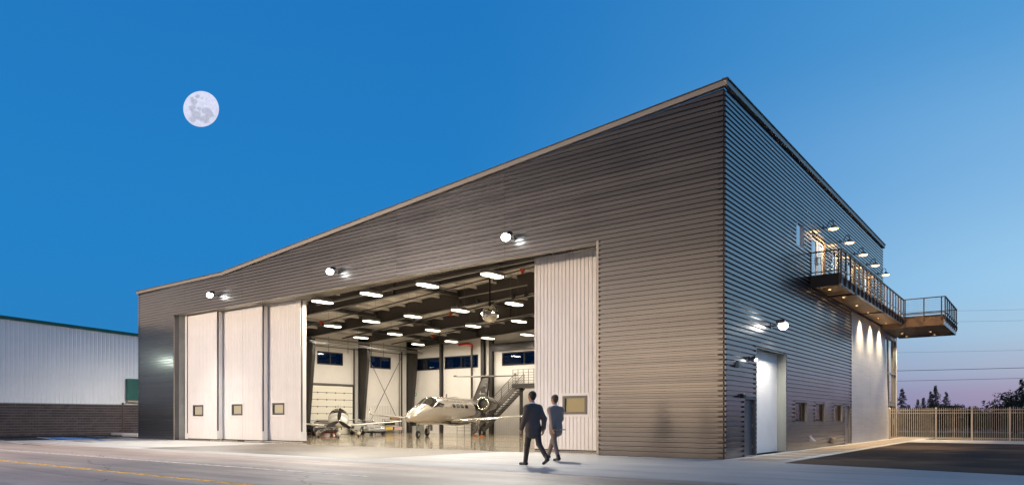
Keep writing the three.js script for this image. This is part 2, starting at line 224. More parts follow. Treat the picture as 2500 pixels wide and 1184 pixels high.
// cuts [a,b] by the holes that a course meets
function pieces(a, b, y, holes) { let list = [[a, b]]; for (const [h0, h1, v0, v1] of holes) if (y + PITCH * 0.6 > v0 && y + PITCH * 0.4 < v1) list = list.flatMap(([p, q]) => (h1 <= p || h0 >= q ? [[p, q]] : [[p, h0], [h1, q]].filter(([m, n]) => n - m > 0.02))); return list; }
const sid = () => M[['siding', 'siding2', 'siding3'][Math.floor(rnd(0, 3))]]; reseed(404);
{ // front wall
  const fw = part('front_wall', metres(slab([[X_LEFT, 0], [OPEN[0], 0], [OPEN[0], OPEN[2]], [OPEN[1], OPEN[2]], [OPEN[1], 0], [0, 0], [0, TOP - 0.02], [KINK, EAVE - 0.02], [X_LEFT, EAVE - 0.02]], 0.26).translate(0, 0, -0.262)), M.siding, hangar, 'dark grey front wall of horizontal metal ribs');
  for (let k = 0; k < 72; k++) {
    const y = k * PITCH + 0.02; if (y > TOP - 0.16) break;
    const slope = (yy) => (yy < EAVE - 0.05 ? X_LEFT : KINK + (yy - EAVE + 0.06) / ((TOP - EAVE) / -KINK));
    const h = y + PITCH * 0.5 < OPEN[2] ? [[OPEN[0] - 0.05, OPEN[1] + 0.10, -1, 20]] : [];
    for (const [a, b] of pieces(X_LEFT, 0.0, y, h)) {
      let s = a; for (const seam of [-33.2, -27.1, -21.0, -14.9, -8.8]) if (seam > slope(y + PITCH) + 0.3 && seam > s + 0.1 && seam < b - 0.1) { part('siding_rib', plank(s === X_LEFT ? slope : s, seam - 0.006, y), sid(), fw); s = seam + 0.006; }
      part('siding_rib', plank(s === X_LEFT ? slope : s, b, y), sid(), fw);
    }
  }
  part('door_jamb_trim', merge([span(-4.655, -4.565, 0, 7.74, 0.0, 0.055), span(-34.53, -34.475, 0, 7.74, 0.0, 0.05), span(-34.475, -4.655, 7.675, 7.735, 0.0, 0.05)]), M.trim, fw);
  part('corner_trim', span(X_LEFT - 0.06, X_LEFT, 0, EAVE, -0.3, 0.045), M.siding, fw);
  part('base_trim', merge([span(-4.56, 0.0, 0.0, 0.02, 0.0, 0.045), span(X_LEFT, -34.53, 0.0, 0.02, 0.0, 0.045)]), M.trimDark, fw);
  // fascia along the roof edge
  const f = part('fascia', merge([bar(V(KINK, EAVE + 0.05, 0.08), V(0.16, TOP + 0.085, 0.08), 0.16, 0.17), bar(V(KINK, EAVE + 0.05, 0.08), V(X_LEFT - 0.1, EAVE + 0.05, 0.08), 0.158, 0.15)]), M.trim, hangar, 'pale metal fascia along the roof edge');
  part('drip_cap', merge([bar(V(KINK, EAVE + 0.15, 0.09), V(0.2, TOP + 0.19, 0.09), 0.22, 0.03), bar(V(KINK, EAVE + 0.15, 0.09), V(X_LEFT - 0.12, EAVE + 0.15, 0.09), 0.218, 0.028)]), M.trimDark, f);
  part('side_fascia', merge([span(0.005, 0.16, TOP + 0.0, TOP + 0.175, -26.95, 0.15)]), M.trim, f);
  part('side_drip_cap', span(0.0, 0.2, TOP + 0.19, TOP + 0.22, -27.0, 0.19), M.trimDark, f);
}
// roof, outer walls out of sight, ceiling
{
  part('roof', metres(slab([[X_LEFT, EAVE - 0.25], [KINK, EAVE - 0.25], [0, TOP - 0.25], [0, TOP + 0.02], [KINK, EAVE + 0.02], [X_LEFT, EAVE + 0.02]], 26.55).translate(0, 0, -26.85)), M.trimDark, hangar);
  part('ceiling', metres(slab([[-38.8, 8.34], [-4.5, 11.15], [-4.5, 11.28], [-38.8, 8.47]], 24.05).translate(0, 0, -24.31)), M.ceiling, hangar);
  part('partition_wall', metres(span(-4.5, -4.3, 0, 11.4, -26.6, -0.264)), M.liner, hangar);
  part('rear_wall', metres(span(-4.3, -0.2, 0, 11.5, -26.85, -26.6)), M.roomDark, hangar);
}
// sliding door leaves: ribbed white skins, end faces with a dark seal, a window each
function leaf(x0, x1, y0, y1, z, win, ribs, pane, cap) {
  const n = Math.round((x1 - x0) / ribs), w = (x1 - x0) / n, pts = [[x0, -0.10]];
  for (let i = 0; i < n; i++) { const a = x0 + i * w; pts.push([a, 0], [a + w * 0.60, 0], [a + w * 0.72, -0.022], [a + w * 0.88, -0.022]); }
  pts.push([x1, 0], [x1, -0.10]);
  const [wx0, wx1, wy0, wy1] = win, cut = (xa, xb, ya, yb) => { const q = pts.filter(([x]) => x > xa && x < xb); const s = [[xa, -0.10], [xa, 0], ...q.filter(([, d]) => d > -0.09), [xb, 0], [xb, -0.10]]; const g = slab(s.map(([a, b]) => [a, b]), yb - ya); g.rotateX(-Math.PI / 2); g.scale(1, 1, -1); g.index || 0; const p = g.attributes.position; for (let i = 0; i < p.count; i += 3) for (let k = 0; k < 3; k++) { const a = p.getComponent(i + 1, k); p.setComponent(i + 1, k, p.getComponent(i + 2, k)); p.setComponent(i + 2, k, a); } g.computeVertexNormals(); return g.translate(0, ya, z); };
  const d = part('door_leaf', metres(merge([cut(x0, wx0, y0, y1), cut(wx1, x1, y0, y1), cut(wx0, wx1, y0, wy0), cut(wx0, wx1, wy1, y1)])), M.whitePanel, hangar, 'white ribbed sliding door leaf');
  const fr = 0.09;
  part('window_frame', merge([span(wx0 - 0.02, wx0 + fr, wy0 - 0.02, wy1 + 0.02, z - 0.09, z + 0.03), span(wx1 - fr, wx1 + 0.02, wy0 - 0.02, wy1 + 0.02, z - 0.09, z + 0.03), span(wx0 + fr, wx1 - fr, wy0 - 0.02, wy0 + fr * 0.8, z - 0.09, z + 0.028), span(wx0 + fr, wx1 - fr, wy1 - fr * 0.8, wy1 + 0.02, z - 0.09, z + 0.028)]), M.trimDark, d);
  part('window_trim', merge([span(wx0 - 0.14, wx1 + 0.14, wy1 + 0.022, wy1 + 0.12, z, z + 0.012), span(wx0 - 0.14, wx1 + 0.14, wy0 - 0.12, wy0 - 0.022, z, z + 0.012), span(wx0 - 0.14, wx0 - 0.022, wy0 - 0.022, wy1 + 0.022, z, z + 0.012), span(wx1 + 0.022, wx1 + 0.14, wy0 - 0.022, wy1 + 0.022, z, z + 0.012)]), M.whitePanel, d);
  part('window_pane', span(wx0 + fr, wx1 - fr, wy0 + fr * 0.8, wy1 - fr * 0.8, z - 0.05, z - 0.045), pane, d);
  if (cap) { part('edge_seal', span(x1, x1 + 0.025, y0 + 0.5, y1, z - 0.10, z - 0.03), M.black, d); part('end_frame', merge([span(x1 - 0.32, x1 + 0.0, y0, y1, z - 0.36, z - 0.101), span(x1 + 0.001, x1 + 0.06, y0, y0 + 0.48, z - 0.34, z + 0.02)]), M.whitePanel, d); }
  part('bottom_rail', span(x0, x1, y0 - 0.05, y0 - 0.001, z - 0.2, z - 0.01), M.black, d);
  return d;
}
leaf(-34.10, -30.80, 0.09, 7.60, -0.62, [-33.42, -32.29, 1.47, 2.10], 0.155, M.litCreamGlass, true);
leaf(-31.05, -26.90, 0.09, 7.63, -1.06, [-29.90, -28.84, 1.51, 2.12], 0.16, M.litCreamGlass, true);
leaf(-27.75, -23.98, 0.09, 7.70, -1.50, [-26.52, -25.45, 1.53, 2.15], 0.165, M.litCreamGlass, true);
leaf(-8.55, -5.05, 0.07, 7.86, -1.60, [-7.15, -6.05, 1.49, 2.18], 0.175, phys(0.42, 0.38, 0.20, 0.08, 0, { transmission: 0.35, thickness: 0 }), false);
{ // jamb return, fixed white stile, soffit, header and its ribbed deck
  part('jamb_return', metres(merge([span(-34.75, -34.472, 0, 7.9, -2.3, -0.264), span(-4.655, -4.5, 0, 8.2, -2.4, -0.264)])), M.flash, hangar);
  part('door_stile', span(-34.46, -34.12, 0.05, 7.66, -0.9, -0.64), M.whitePanel, hangar); part('stile_seal', span(-34.115, -34.085, 0.4, 7.66, -0.95, -0.58), M.black, hangar);
  part('soffit', metres(merge([span(-34.47, -4.66, 7.672, 7.76, -0.58, -0.264), span(-34.47, -30.75, 7.668, 7.74, -1.0, -0.582), span(-30.75, -26.87, 7.671, 7.74, -1.04, -0.583), span(-26.87, -23.9, 7.735, 7.79, -1.48, -0.582)])), M.trim, hangar, 'beige metal soffit above the sliding doors');
  // door track beam over the leaves
  part('track_beam', metres(merge([span(-34.4, -23.9, 7.80, 8.25, -2.1, -0.62)])), M.steel, hangar);
  // ribbed deck behind the soffit
  const deck = []; for (let i = 0; i < 60; i++) { const x = -23.85 + i * 0.258, y = 7.74 + (x + 24.6) * 0.0286; deck.push(span(x, x + 0.15, y, y + 0.06, -2.05, -0.585)); }
  part('header_deck', merge(deck), M.deckRib, hangar, 'ribbed metal deck under the door header');
  part('deck_backing', metres(slab([[-23.9, 7.83], [-8.4, 8.27], [-4.5, 8.38], [-4.5, 8.44], [-23.9, 7.89]], 1.5).translate(0, 0, -2.06)), M.steel, hangar);
  part('header_beam', merge([span(-34.4, -4.5, 8.5, 8.72, -2.35, -2.2)]), M.steel, hangar);
  for (const x of [-19.5, -14.6, -11.2, -8.8, -6.4]) part('hanger_strut', merge([span(x - 0.16, x + 0.16, 7.95 + (x + 24) * 0.02, 8.6, -2.35, -2.08), bar(V(x + 0.25, 7.95 + (x + 24) * 0.02, -2.15), V(x + 1.1, 8.9, -2.15), 0.14, 0.16)]), M.steel, hangar);
  part('lower_track', bar(V(-23.9, 7.58, -2.5), V(-4.6, 8.25, -2.5), 0.10, 0.10), M.galv, hangar);
  part('front_gable_liner', metres(slab([[-38.8, 8.2], [-4.5, 8.6], [-4.5, 11.2], [-38.8, 8.36]], 0.03).translate(0, 0, -0.31)), M.liner, hangar);
  for (const x of [-7.9, -6.9]) part('door_hanger', merge([span(x - 0.12, x + 0.12, 7.9, 8.2, -1.75, -1.6), cyl(0.07, 0.07, 0.06, 12).rotateX(Math.PI / 2).translate(x, 8.0, -1.58)]), M.steel, hangar);
}
// ---------------------------------------------------------------- inside the hangar
const LW = -38.8, BW = -24.3, FRAMES = [-24.0, -18.3, -12.7, -7.0];
{ // left wall with two windows and a sectional door; local x of the slab is -z
  const holes = [[13.92, 16.53, 5.76, 6.72], [19.53, 21.93, 5.76, 6.72]];
  const lw = part('left_wall', metres(slab(rectPts([0.3, 26.85, 0, 9.3]), 0.24, holes.map(rectPts)).rotateY(Math.PI / 2).translate(LW - 0.24, 0, 0)), M.liner, hangar);
  const winX = (z0, z1) => { const w = part('window_frame', merge([span(LW - 0.12, LW + 0.03, 5.70, 5.80, z1, z0), span(LW - 0.12, LW + 0.03, 6.68, 6.76, z1, z0), span(LW - 0.12, LW + 0.03, 5.80, 6.68, z0 - 0.06, z0), span(LW - 0.12, LW + 0.03, 5.80, 6.68, z1, z1 + 0.06), span(LW - 0.12, LW + 0.031, 5.80, 6.68, (z0 + z1) / 2 - 0.05, (z0 + z1) / 2 + 0.05)]), M.black, lw); for (const k of [0, 1]) { const a = z1 + 0.06 + k * ((z0 - z1) / 2), b = a + (z0 - z1) / 2 - 0.11; part('window_pane', span(LW - 0.06, LW - 0.055, 5.8, 6.68, a, b), M.glass, lw); } };
  winX(-13.92, -16.53); winX(-19.53, -21.93);
  // ribbed wainscot
  const rib = []; for (let z = -17.9; z > BW; z -= 0.19) rib.push(span(LW + 0.002, LW + 0.035, 0.02, 2.42, z - 0.10, z)); rib.push(span(LW + 0.002, LW + 0.045, 2.42, 2.47, BW, -17.9));
  part('wainscot', merge(rib), M.liner, lw);
  // sectional overhead door, seen from inside
  const od = part('overhead_door', merge([span(LW + 0.01, LW + 0.05, 0, 4.05, -17.62, -12.95)]), M.black, hangar, 'white sectional overhead door on the far wall');
  for (let i = 0; i < 7; i++) part('door_section', span(LW + 0.051, LW + 0.09, 0.02 + i * 0.57, 0.02 + i * 0.57 + 0.535, -17.5, -13.05), mat(0.74, 0.715, 0.63, 0.55), od);
  for (let i = 0; i < 6; i++) for (const z of [-13.9, -14.8, -15.7, -16.6]) part('hinge', span(LW + 0.091, LW + 0.12, 0.5 + i * 0.57, 0.62 + i * 0.57, z - 0.04, z + 0.04), M.steelPale, od);
  part('door_track', merge([span(LW + 0.02, LW + 0.16, 0, 7.2, -17.72, -17.64), bar(V(LW + 0.12, 4.12, -12.9), V(LW + 0.12, 4.12, -17.7), 0.07, 0.10)]), M.steelPale, od);
  // cross bracing rods in the bay by the corner
  for (const [a, b] of [[V(LW + 0.25, 6.9, -18.9), V(LW + 0.25, 0.5, -23.0)], [V(LW + 0.32, 6.9, -23.0), V(LW + 0.32, 0.5, -18.9)]]) part('brace_rod', rod(a, b, 0.022), M.steel, lw);
  part('conduit', merge([rod(V(LW + 0.1, 0, -22.9), V(LW + 0.1, 7.2, -22.9), 0.03), rod(V(LW + 0.1, 0, -23.2), V(LW + 0.1, 7.4, -23.2), 0.07, 8), rod(V(LW + 0.1, 7.15, -13), V(LW + 0.1, 7.15, -24), 0.025), ...[-13.6, -15, -17, -19.6, -21, -23].map((z) => rod(V(LW + 0.1, 6.76, z), V(LW + 0.1, 8.0, z), 0.018))]), M.steel, lw);
  part('rail', merge([bar(V(-37.2, 7.32, -12), V(-37.2, 7.32, -24), 0.09, 0.07), bar(V(-36.9, 7.16, -12), V(-36.9, 7.16, -24), 0.09, 0.07), bar(V(-37.0, 7.55, -12), V(-37.0, 7.55, -24), 0.05, 0.14)]), M.galv, lw);
}
{ // tapered columns and rafters of the frames
  for (const z of FRAMES) {
    const w = (y) => 0.42 + 0.75 * Math.min(1, y / 6.3);
    const colG = [slab([[LW + 0.05, 0], [LW + w(0), 0], [LW + w(6.3), 6.3], [LW + w(6.3), 7.75], [LW + 0.05, 8.4]], 0.03).translate(0, 0, z - 0.015), span(LW + 0.03, LW + 0.05, 0, 8.4, z - 0.14, z + 0.14), bar(V(LW + w(0), 0, z), V(LW + w(6.3), 6.3, z), 0.28, 0.03).translate(0.012, 0, 0), span(LW + w(6.3), LW + w(6.3) + 0.025, 6.3, 7.7, z - 0.14, z + 0.14), span(LW + 0.05, LW + w(6.3), 7.30, 7.33, z - 0.14, z + 0.14)];
    part('column', merge(colG), M.steel, hangar, 'dark steel column that widens upwards');
    const top = (x) => 8.30 + 0.082 * (x + 38.8), bot = (x) => 7.70 + 0.052 * (x + 38.8);
    const xs = [-38.7, -30.4, -22.5, -14.5, -4.55], g = [slab([...xs.map((x) => [x, bot(x)]), ...xs.slice().reverse().map((x) => [x, top(x)])], 0.03).translate(0, 0, z - 0.015)];
    for (let i = 0; i < 4; i++) { g.push(bar(V(xs[i], bot(xs[i]), z), V(xs[i + 1], bot(xs[i + 1]), z), 0.28, 0.03)); g.push(bar(V(xs[i], top(xs[i]), z), V(xs[i + 1], top(xs[i + 1]), z), 0.28, 0.03)); g.push(span(xs[i + 1] - 0.02, xs[i + 1] + 0.02, bot(xs[i + 1]), top(xs[i + 1]), z - 0.13, z + 0.13)); }
    part('rafter', merge(g), M.steel, hangar, 'deep dark steel rafter under the ceiling');
  }
  const pur = (x) => 8.30 + 0.082 * (x + 38.8);
  for (let x = -37.2; x < -6; x += 1.62) part('purlin', span(x - 0.05, x + 0.05, pur(x) - 0.16, pur(x) + 0.03, -24.2, -0.4), M.liner, hangar);
  for (const x of [-35, -30.4, -22.5, -14.5]) for (let i = 0; i < 3; i++) part('strut_beam', span(x - 0.16, x + 0.16, pur(x) - 0.42, pur(x) - 0.18, FRAMES[i] + 0.03, FRAMES[i + 1] - 0.03), M.steel, hangar);
  // flange braces, sprinkler mains and drops with red fittings
  for (const z of FRAMES.slice(1, 4)) for (let x = -26; x < -9; x += 3.24) part('flange_brace', bar(V(x, pur(x) - 0.1, z - 1.1), V(x, pur(x) - 0.75, z - 0.05), 0.045, 0.045), M.liner, hangar);
  const pipes = []; for (const z of [-4.4, -10.2, -15.8, -21.3]) pipes.push(rod(V(-38, pur(-38) - 0.5, z), V(-5, pur(-5) - 0.5, z), 0.045, 8));
  part('sprinkler_pipe', merge(pipes), M.steel, hangar);
  for (const z of [-4.9, -10.8, -16.2]) part('conduit_run', rod(V(-38, pur(-38) - 0.32, z), V(-5, pur(-5) - 0.32, z), 0.03, 6), M.galv, hangar);
  for (const [x, z] of [[-33.5, -10.2], [-20.5, -4.4], [-26, -15.8], [-33, -21.3], [-15.5, -10.2]]) part('pipe_fitting', merge([cyl(0.09, 0.09, 0.26, 10).rotateZ(Math.PI / 2).translate(x, pur(x) - 0.5, z), cyl(0.07, 0.07, 0.2, 8, x, pur(x) - 0.62, z)]), M.red, hangar, 'red sprinkler fitting');
  for (const [x, z] of [[-27.8, -13.9], [-16, -8.2], [-31, -20]]) part('pipe_drop', merge([rod(V(x, pur(x) - 0.3, z), V(x, pur(x) - 1.35, z), 0.035), rod(V(x, pur(x) - 1.35, z), V(x + 1.3, pur(x) - 1.25, z), 0.035)]), M.steel, hangar);
}
{ // back wall
  const wins = [[-38.35, -34.85], [-34.4, -30.55], [-27.95, -23.4], [-20, -15.5]];
  const bw = part('back_wall', metres(slab(rectPts([-38.8, -4.3, 0, 11.2]), 0.24, wins.map(([a, b]) => rectPts([a, b, 5.7, 6.72]))).translate(0, 0, BW - 0.24)), M.liner, hangar);
  for (const [a, b] of wins) {
    const f = 0.06, m = (a + b) / 2;
    part('window_frame', merge([span(a, b, 5.66, 5.76, BW - 0.14, BW + 0.04), span(a, b, 6.68, 6.76, BW - 0.14, BW + 0.04), span(a, a + f, 5.76, 6.68, BW - 0.14, BW + 0.04), span(b - f, b, 5.76, 6.68, BW - 0.14, BW + 0.04), span(m - 0.04, m + 0.04, 5.76, 6.68, BW - 0.14, BW + 0.04)]), M.black, bw);
    for (const [p, q] of [[a + f, m - 0.04], [m + 0.04, b - f]]) part('window_pane', span(p, q, 5.76, 6.68, BW - 0.08, BW - 0.075), M.glass, bw);
  }
  const rib = []; for (let x = -38.6; x < -30.5; x += 0.19) rib.push(span(x, x + 0.10, 0.02, 2.42, BW + 0.002, BW + 0.035)); for (let x = -28.6; x < -18; x += 0.19) rib.push(span(x, x + 0.10, 0.02, 2.42, BW + 0.002, BW + 0.035)); rib.push(span(-38.7, -18, 2.42, 2.47, BW + 0.002, BW + 0.045));
  part('wainscot', merge(rib), M.liner, bw);
  for (const [x, w] of [[-34.65, 0.24], [-29.85, 0.34], [-28.95, 0.36], [-22.3, 0.3]]) part('wind_post', merge([span(x - w / 2, x + w / 2, 0, 8.0, BW + 0.05, BW + 0.07), span(x - 0.02, x + 0.02, 0, 8.0, BW + 0.07, BW + 0.3), span(x - w / 2, x + w / 2, 0, 8.0, BW + 0.3, BW + 0.32)]), M.steel, bw);
  part('mezzanine_beam', merge([span(-28.8, -12, 6.92, 7.02, BW + 0.1, BW + 0.5), span(-28.8, -12, 7.02, 7.42, BW + 0.28, BW + 0.31), span(-28.8, -12, 7.42, 7.50, BW + 0.1, BW + 0.5)]), M.steel, bw);
  part('standpipe', merge([rod(V(-31.1, 0, BW + 0.2), V(-31.1, 7.35, BW + 0.2), 0.09, 10)]), M.steel, bw);
  part('red_elbow', tube([V(-31.1, 7.3, BW + 0.2), V(-31.1, 7.62, BW + 0.22), V(-31.5, 7.72, BW + 0.3), V(-32.5, 7.68, BW + 0.3)], 0.10, 10, 20), M.red, bw, 'red pipe elbow');
  part('bracing_rod', rod(V(-38.2, 7.6, BW + 0.25), V(-32.6, 7.9, BW + 0.25), 0.02), M.steel, bw);
  part('man_door', merge([span(-37.9, -36.9, 0, 2.05, BW + 0.046, BW + 0.08), span(-37.85, -36.95, 2.1, 2.28, BW + 0.046, BW + 0.1)]), M.flash, bw);
}
{ // stair to the mezzanine, along the back wall
  const st = part('staircase', merge([bar(V(-29.3, 0.1, BW + 2.2), V(-24.9, 3.75, BW + 2.2), 0.06, 0.32), bar(V(-29.3, 0.1, BW + 1.1), V(-24.9, 3.75, BW + 1.1), 0.06, 0.32)]), M.steelPale, hangar, 'steel stair with railings climbing to the right');
  for (let i = 0; i < 20; i++) part('tread', span(-29.2 + i * 0.22, -28.95 + i * 0.22, 0.14 + i * 0.183, 0.18 + i * 0.183, BW + 1.13, BW + 2.17), M.steel, st);
  for (const z of [BW + 1.1, BW + 2.2]) { for (let i = 0; i < 7; i++) { const x = -29.2 + i * 0.72, y = 0.2 + i * 0.597; part('baluster', rod(V(x, y, z), V(x, y + 1.0, z), 0.024), M.steelPale, st); } for (const h of [0.25, 0.45, 0.65, 0.85, 1.05]) part('handrail', rod(V(-29.3, 0.15 + h, z), V(-24.9, 3.8 + h, z), h > 1 ? 0.028 : 0.014), M.steelPale, st); }
  part('landing', span(-25.2, -20, 3.70, 4.0, BW + 0.4, BW + 2.3), M.steel, st);
  const r = []; for (let i = 0; i < 6; i++) r.push(rod(V(-25.1 + i * 0.5, 4.0, BW + 2.3), V(-25.1 + i * 0.5, 5.1, BW + 2.3), 0.022)); for (const h of [4.25, 4.45, 4.65, 4.85, 5.1]) r.push(rod(V(-25.1, h, BW + 2.3), V(-20, h, BW + 2.3), 0.018));
  part('landing_railing', merge(r), M.steelPale, st); part('foot_railing', merge([rod(V(-31.0, 0, BW + 2.2), V(-31.0, 1.1, BW + 2.2), 0.024), rod(V(-30.2, 0, BW + 2.2), V(-30.2, 1.1, BW + 2.2), 0.024), ...[0.3, 0.55, 0.8, 1.08].map((h) => rod(V(-31.0, h, BW + 2.2), V(-29.4, h, BW + 2.2), 0.016))]), M.steelPale, st);
  part('landing_post', span(-24.9, -24.7, 0, 3.7, BW + 1.5, BW + 1.7), M.steel, st);
}
{ // exit sign: green, lit
  const e = thing('exit_sign', 'small green lit exit sign on the white back wall', 'exit sign', [-38.1, 3.5, BW]);
  part('sign_case', rbox(0.62, 0.34, 0.07, 0.02, 0, 0, 0.06), mat(0.6, 0.62, 0.58, 0.5), e);
  const c = document.createElement('canvas'); c.width = 256; c.height = 128; const g = c.getContext('2d'); g.fillStyle = '#0a7a3c'; g.fillRect(0, 0, 256, 128); g.fillStyle = '#d8ffe6'; g.font = 'bold 92px sans-serif'; g.textAlign = 'center'; g.fillText('EXIT', 128, 98);
  const t = new THREE.CanvasTexture(c); t.colorSpace = THREE.SRGBColorSpace;
  part('sign_face', new THREE.PlaneGeometry(0.56, 0.28).translate(0, 0, 0.098), new THREE.MeshStandardMaterial({ map: t, emissive: new THREE.Color(1, 1, 1), emissiveMap: t, emissiveIntensity: 0.9 }), e);
}
// ceiling lights: a grid of long oval fixtures on cables, each a real lamp
{
  const cols = [-34.05, -30.3, -26.45, -22.7, -18.85, -14.95, -11.06], rows = [[-1.95, [3, 4, 5, 6]], [-8.7, [1, 2, 3, 4, 5]], [-14.4, [0, 1, 2, 3, 4]], [-20.6, [0, 1, 2, 3]]];
  const rowName = ['row nearest the door', 'second row from the door', 'third row from the door', 'row nearest the back wall'], nth = ['leftmost', 'second from left', 'third from left', 'fourth from left', 'rightmost'];
  const sh = new THREE.Shape(); sh.absarc(0.38, 0, 0.26, -Math.PI / 2, Math.PI / 2); sh.absarc(-0.38, 0, 0.26, Math.PI / 2, Math.PI * 1.5);
  const bodyG = new THREE.ExtrudeGeometry(sh, { depth: 0.1, bevelEnabled: true, bevelSize: 0.03, bevelThickness: 0.03, bevelSegments: 2, curveSegments: 10 }).rotateX(-Math.PI / 2).rotateY(Math.PI / 2);
  const lensG = new THREE.ExtrudeGeometry(sh, { depth: 0.05, bevelEnabled: false, curveSegments: 10 }).rotateX(-Math.PI / 2).rotateY(Math.PI / 2);
  rows.forEach(([z, list], r) => list.forEach((ci, k) => {
    const x = cols[ci], up = 8.3 + 0.082 * (x + 38.8) - 7.65;
    const t = thing('ceiling_light', `hanging oval ceiling light, ${k === list.length - 1 ? 'rightmost' : nth[k]} in the ${rowName[r]}`, 'ceiling light', [x, 7.5, z], 0, 'oval ceiling lights in the hangar');
    part('housing', bodyG.clone().translate(0, 0.06, 0), M.galv, t); part('lens', lensG, M.lampHall, t);
    part('cable', merge([rod(V(0, 0.18, 0.35), V(0, up, 0.35), 0.008, 4), rod(V(0, 0.18, -0.35), V(0, up, -0.35), 0.008, 4)]), M.steelPale, t);
    const l = new THREE.RectAreaLight(new THREE.Color().setRGB(1.0, 0.89, 0.73), 150, 0.45, 1.15); l.position.set(0, -0.02, 0); l.rotation.x = -Math.PI / 2; t.add(l);
  }));
}
{ // mirror ball
  const b = thing('mirror_ball', 'big silver mirror ball hanging below the hangar ceiling', 'mirror ball', [-16.9, 7.2, -9.0]);
  part('core', new THREE.SphereGeometry(0.475, 32, 20), mat(0.05, 0.05, 0.05, 0.4, 0.5), b);
  const tiles = []; for (let i = 1; i < 22; i++) { const th = Math.PI * i / 22, n = Math.max(6, Math.round(Math.sin(th) * 40)); for (let k = 0; k < n; k++) { const g = new THREE.PlaneGeometry(0.062, 0.062); g.translate(0, 0, 0.486); g.rotateX(Math.PI / 2 - th + Math.PI * 0).applyMatrix4(new THREE.Matrix4().makeRotationY(k / n * Math.PI * 2)); g.rotateX(0); tiles.push(g); } }
  part('mirror_tiles', merge(tiles), mat(0.85, 0.83, 0.78, 0.06, 1), b).userData.kind = 'stuff';
  part('hanger', merge([cyl(0.05, 0.05, 2.0, 8, 0, 1.45, 0), cyl(0.09, 0.09, 0.2, 10, 0, 0.55, 0)]), M.black, b);
  const f = thing('spotlight_bar', 'thin ceiling bar with small dark spotlights beside the mirror ball', 'light bar', [-16.9, 8.5, -9.3]);
  part('bar', rod(V(-2.6, -0.1, 0), V(2.4, 0.1, 0), 0.03, 8), M.galv, f);
  for (const x of [-2.5, -1.2, 1.4, 2.3]) part('spot_can', merge([rod(V(x, 0, 0), V(x, -0.25, 0), 0.02), cyl(0.10, 0.13, 0.26, 10).rotateX(0.7).translate(x, -0.36, 0)]), M.black, f);
}
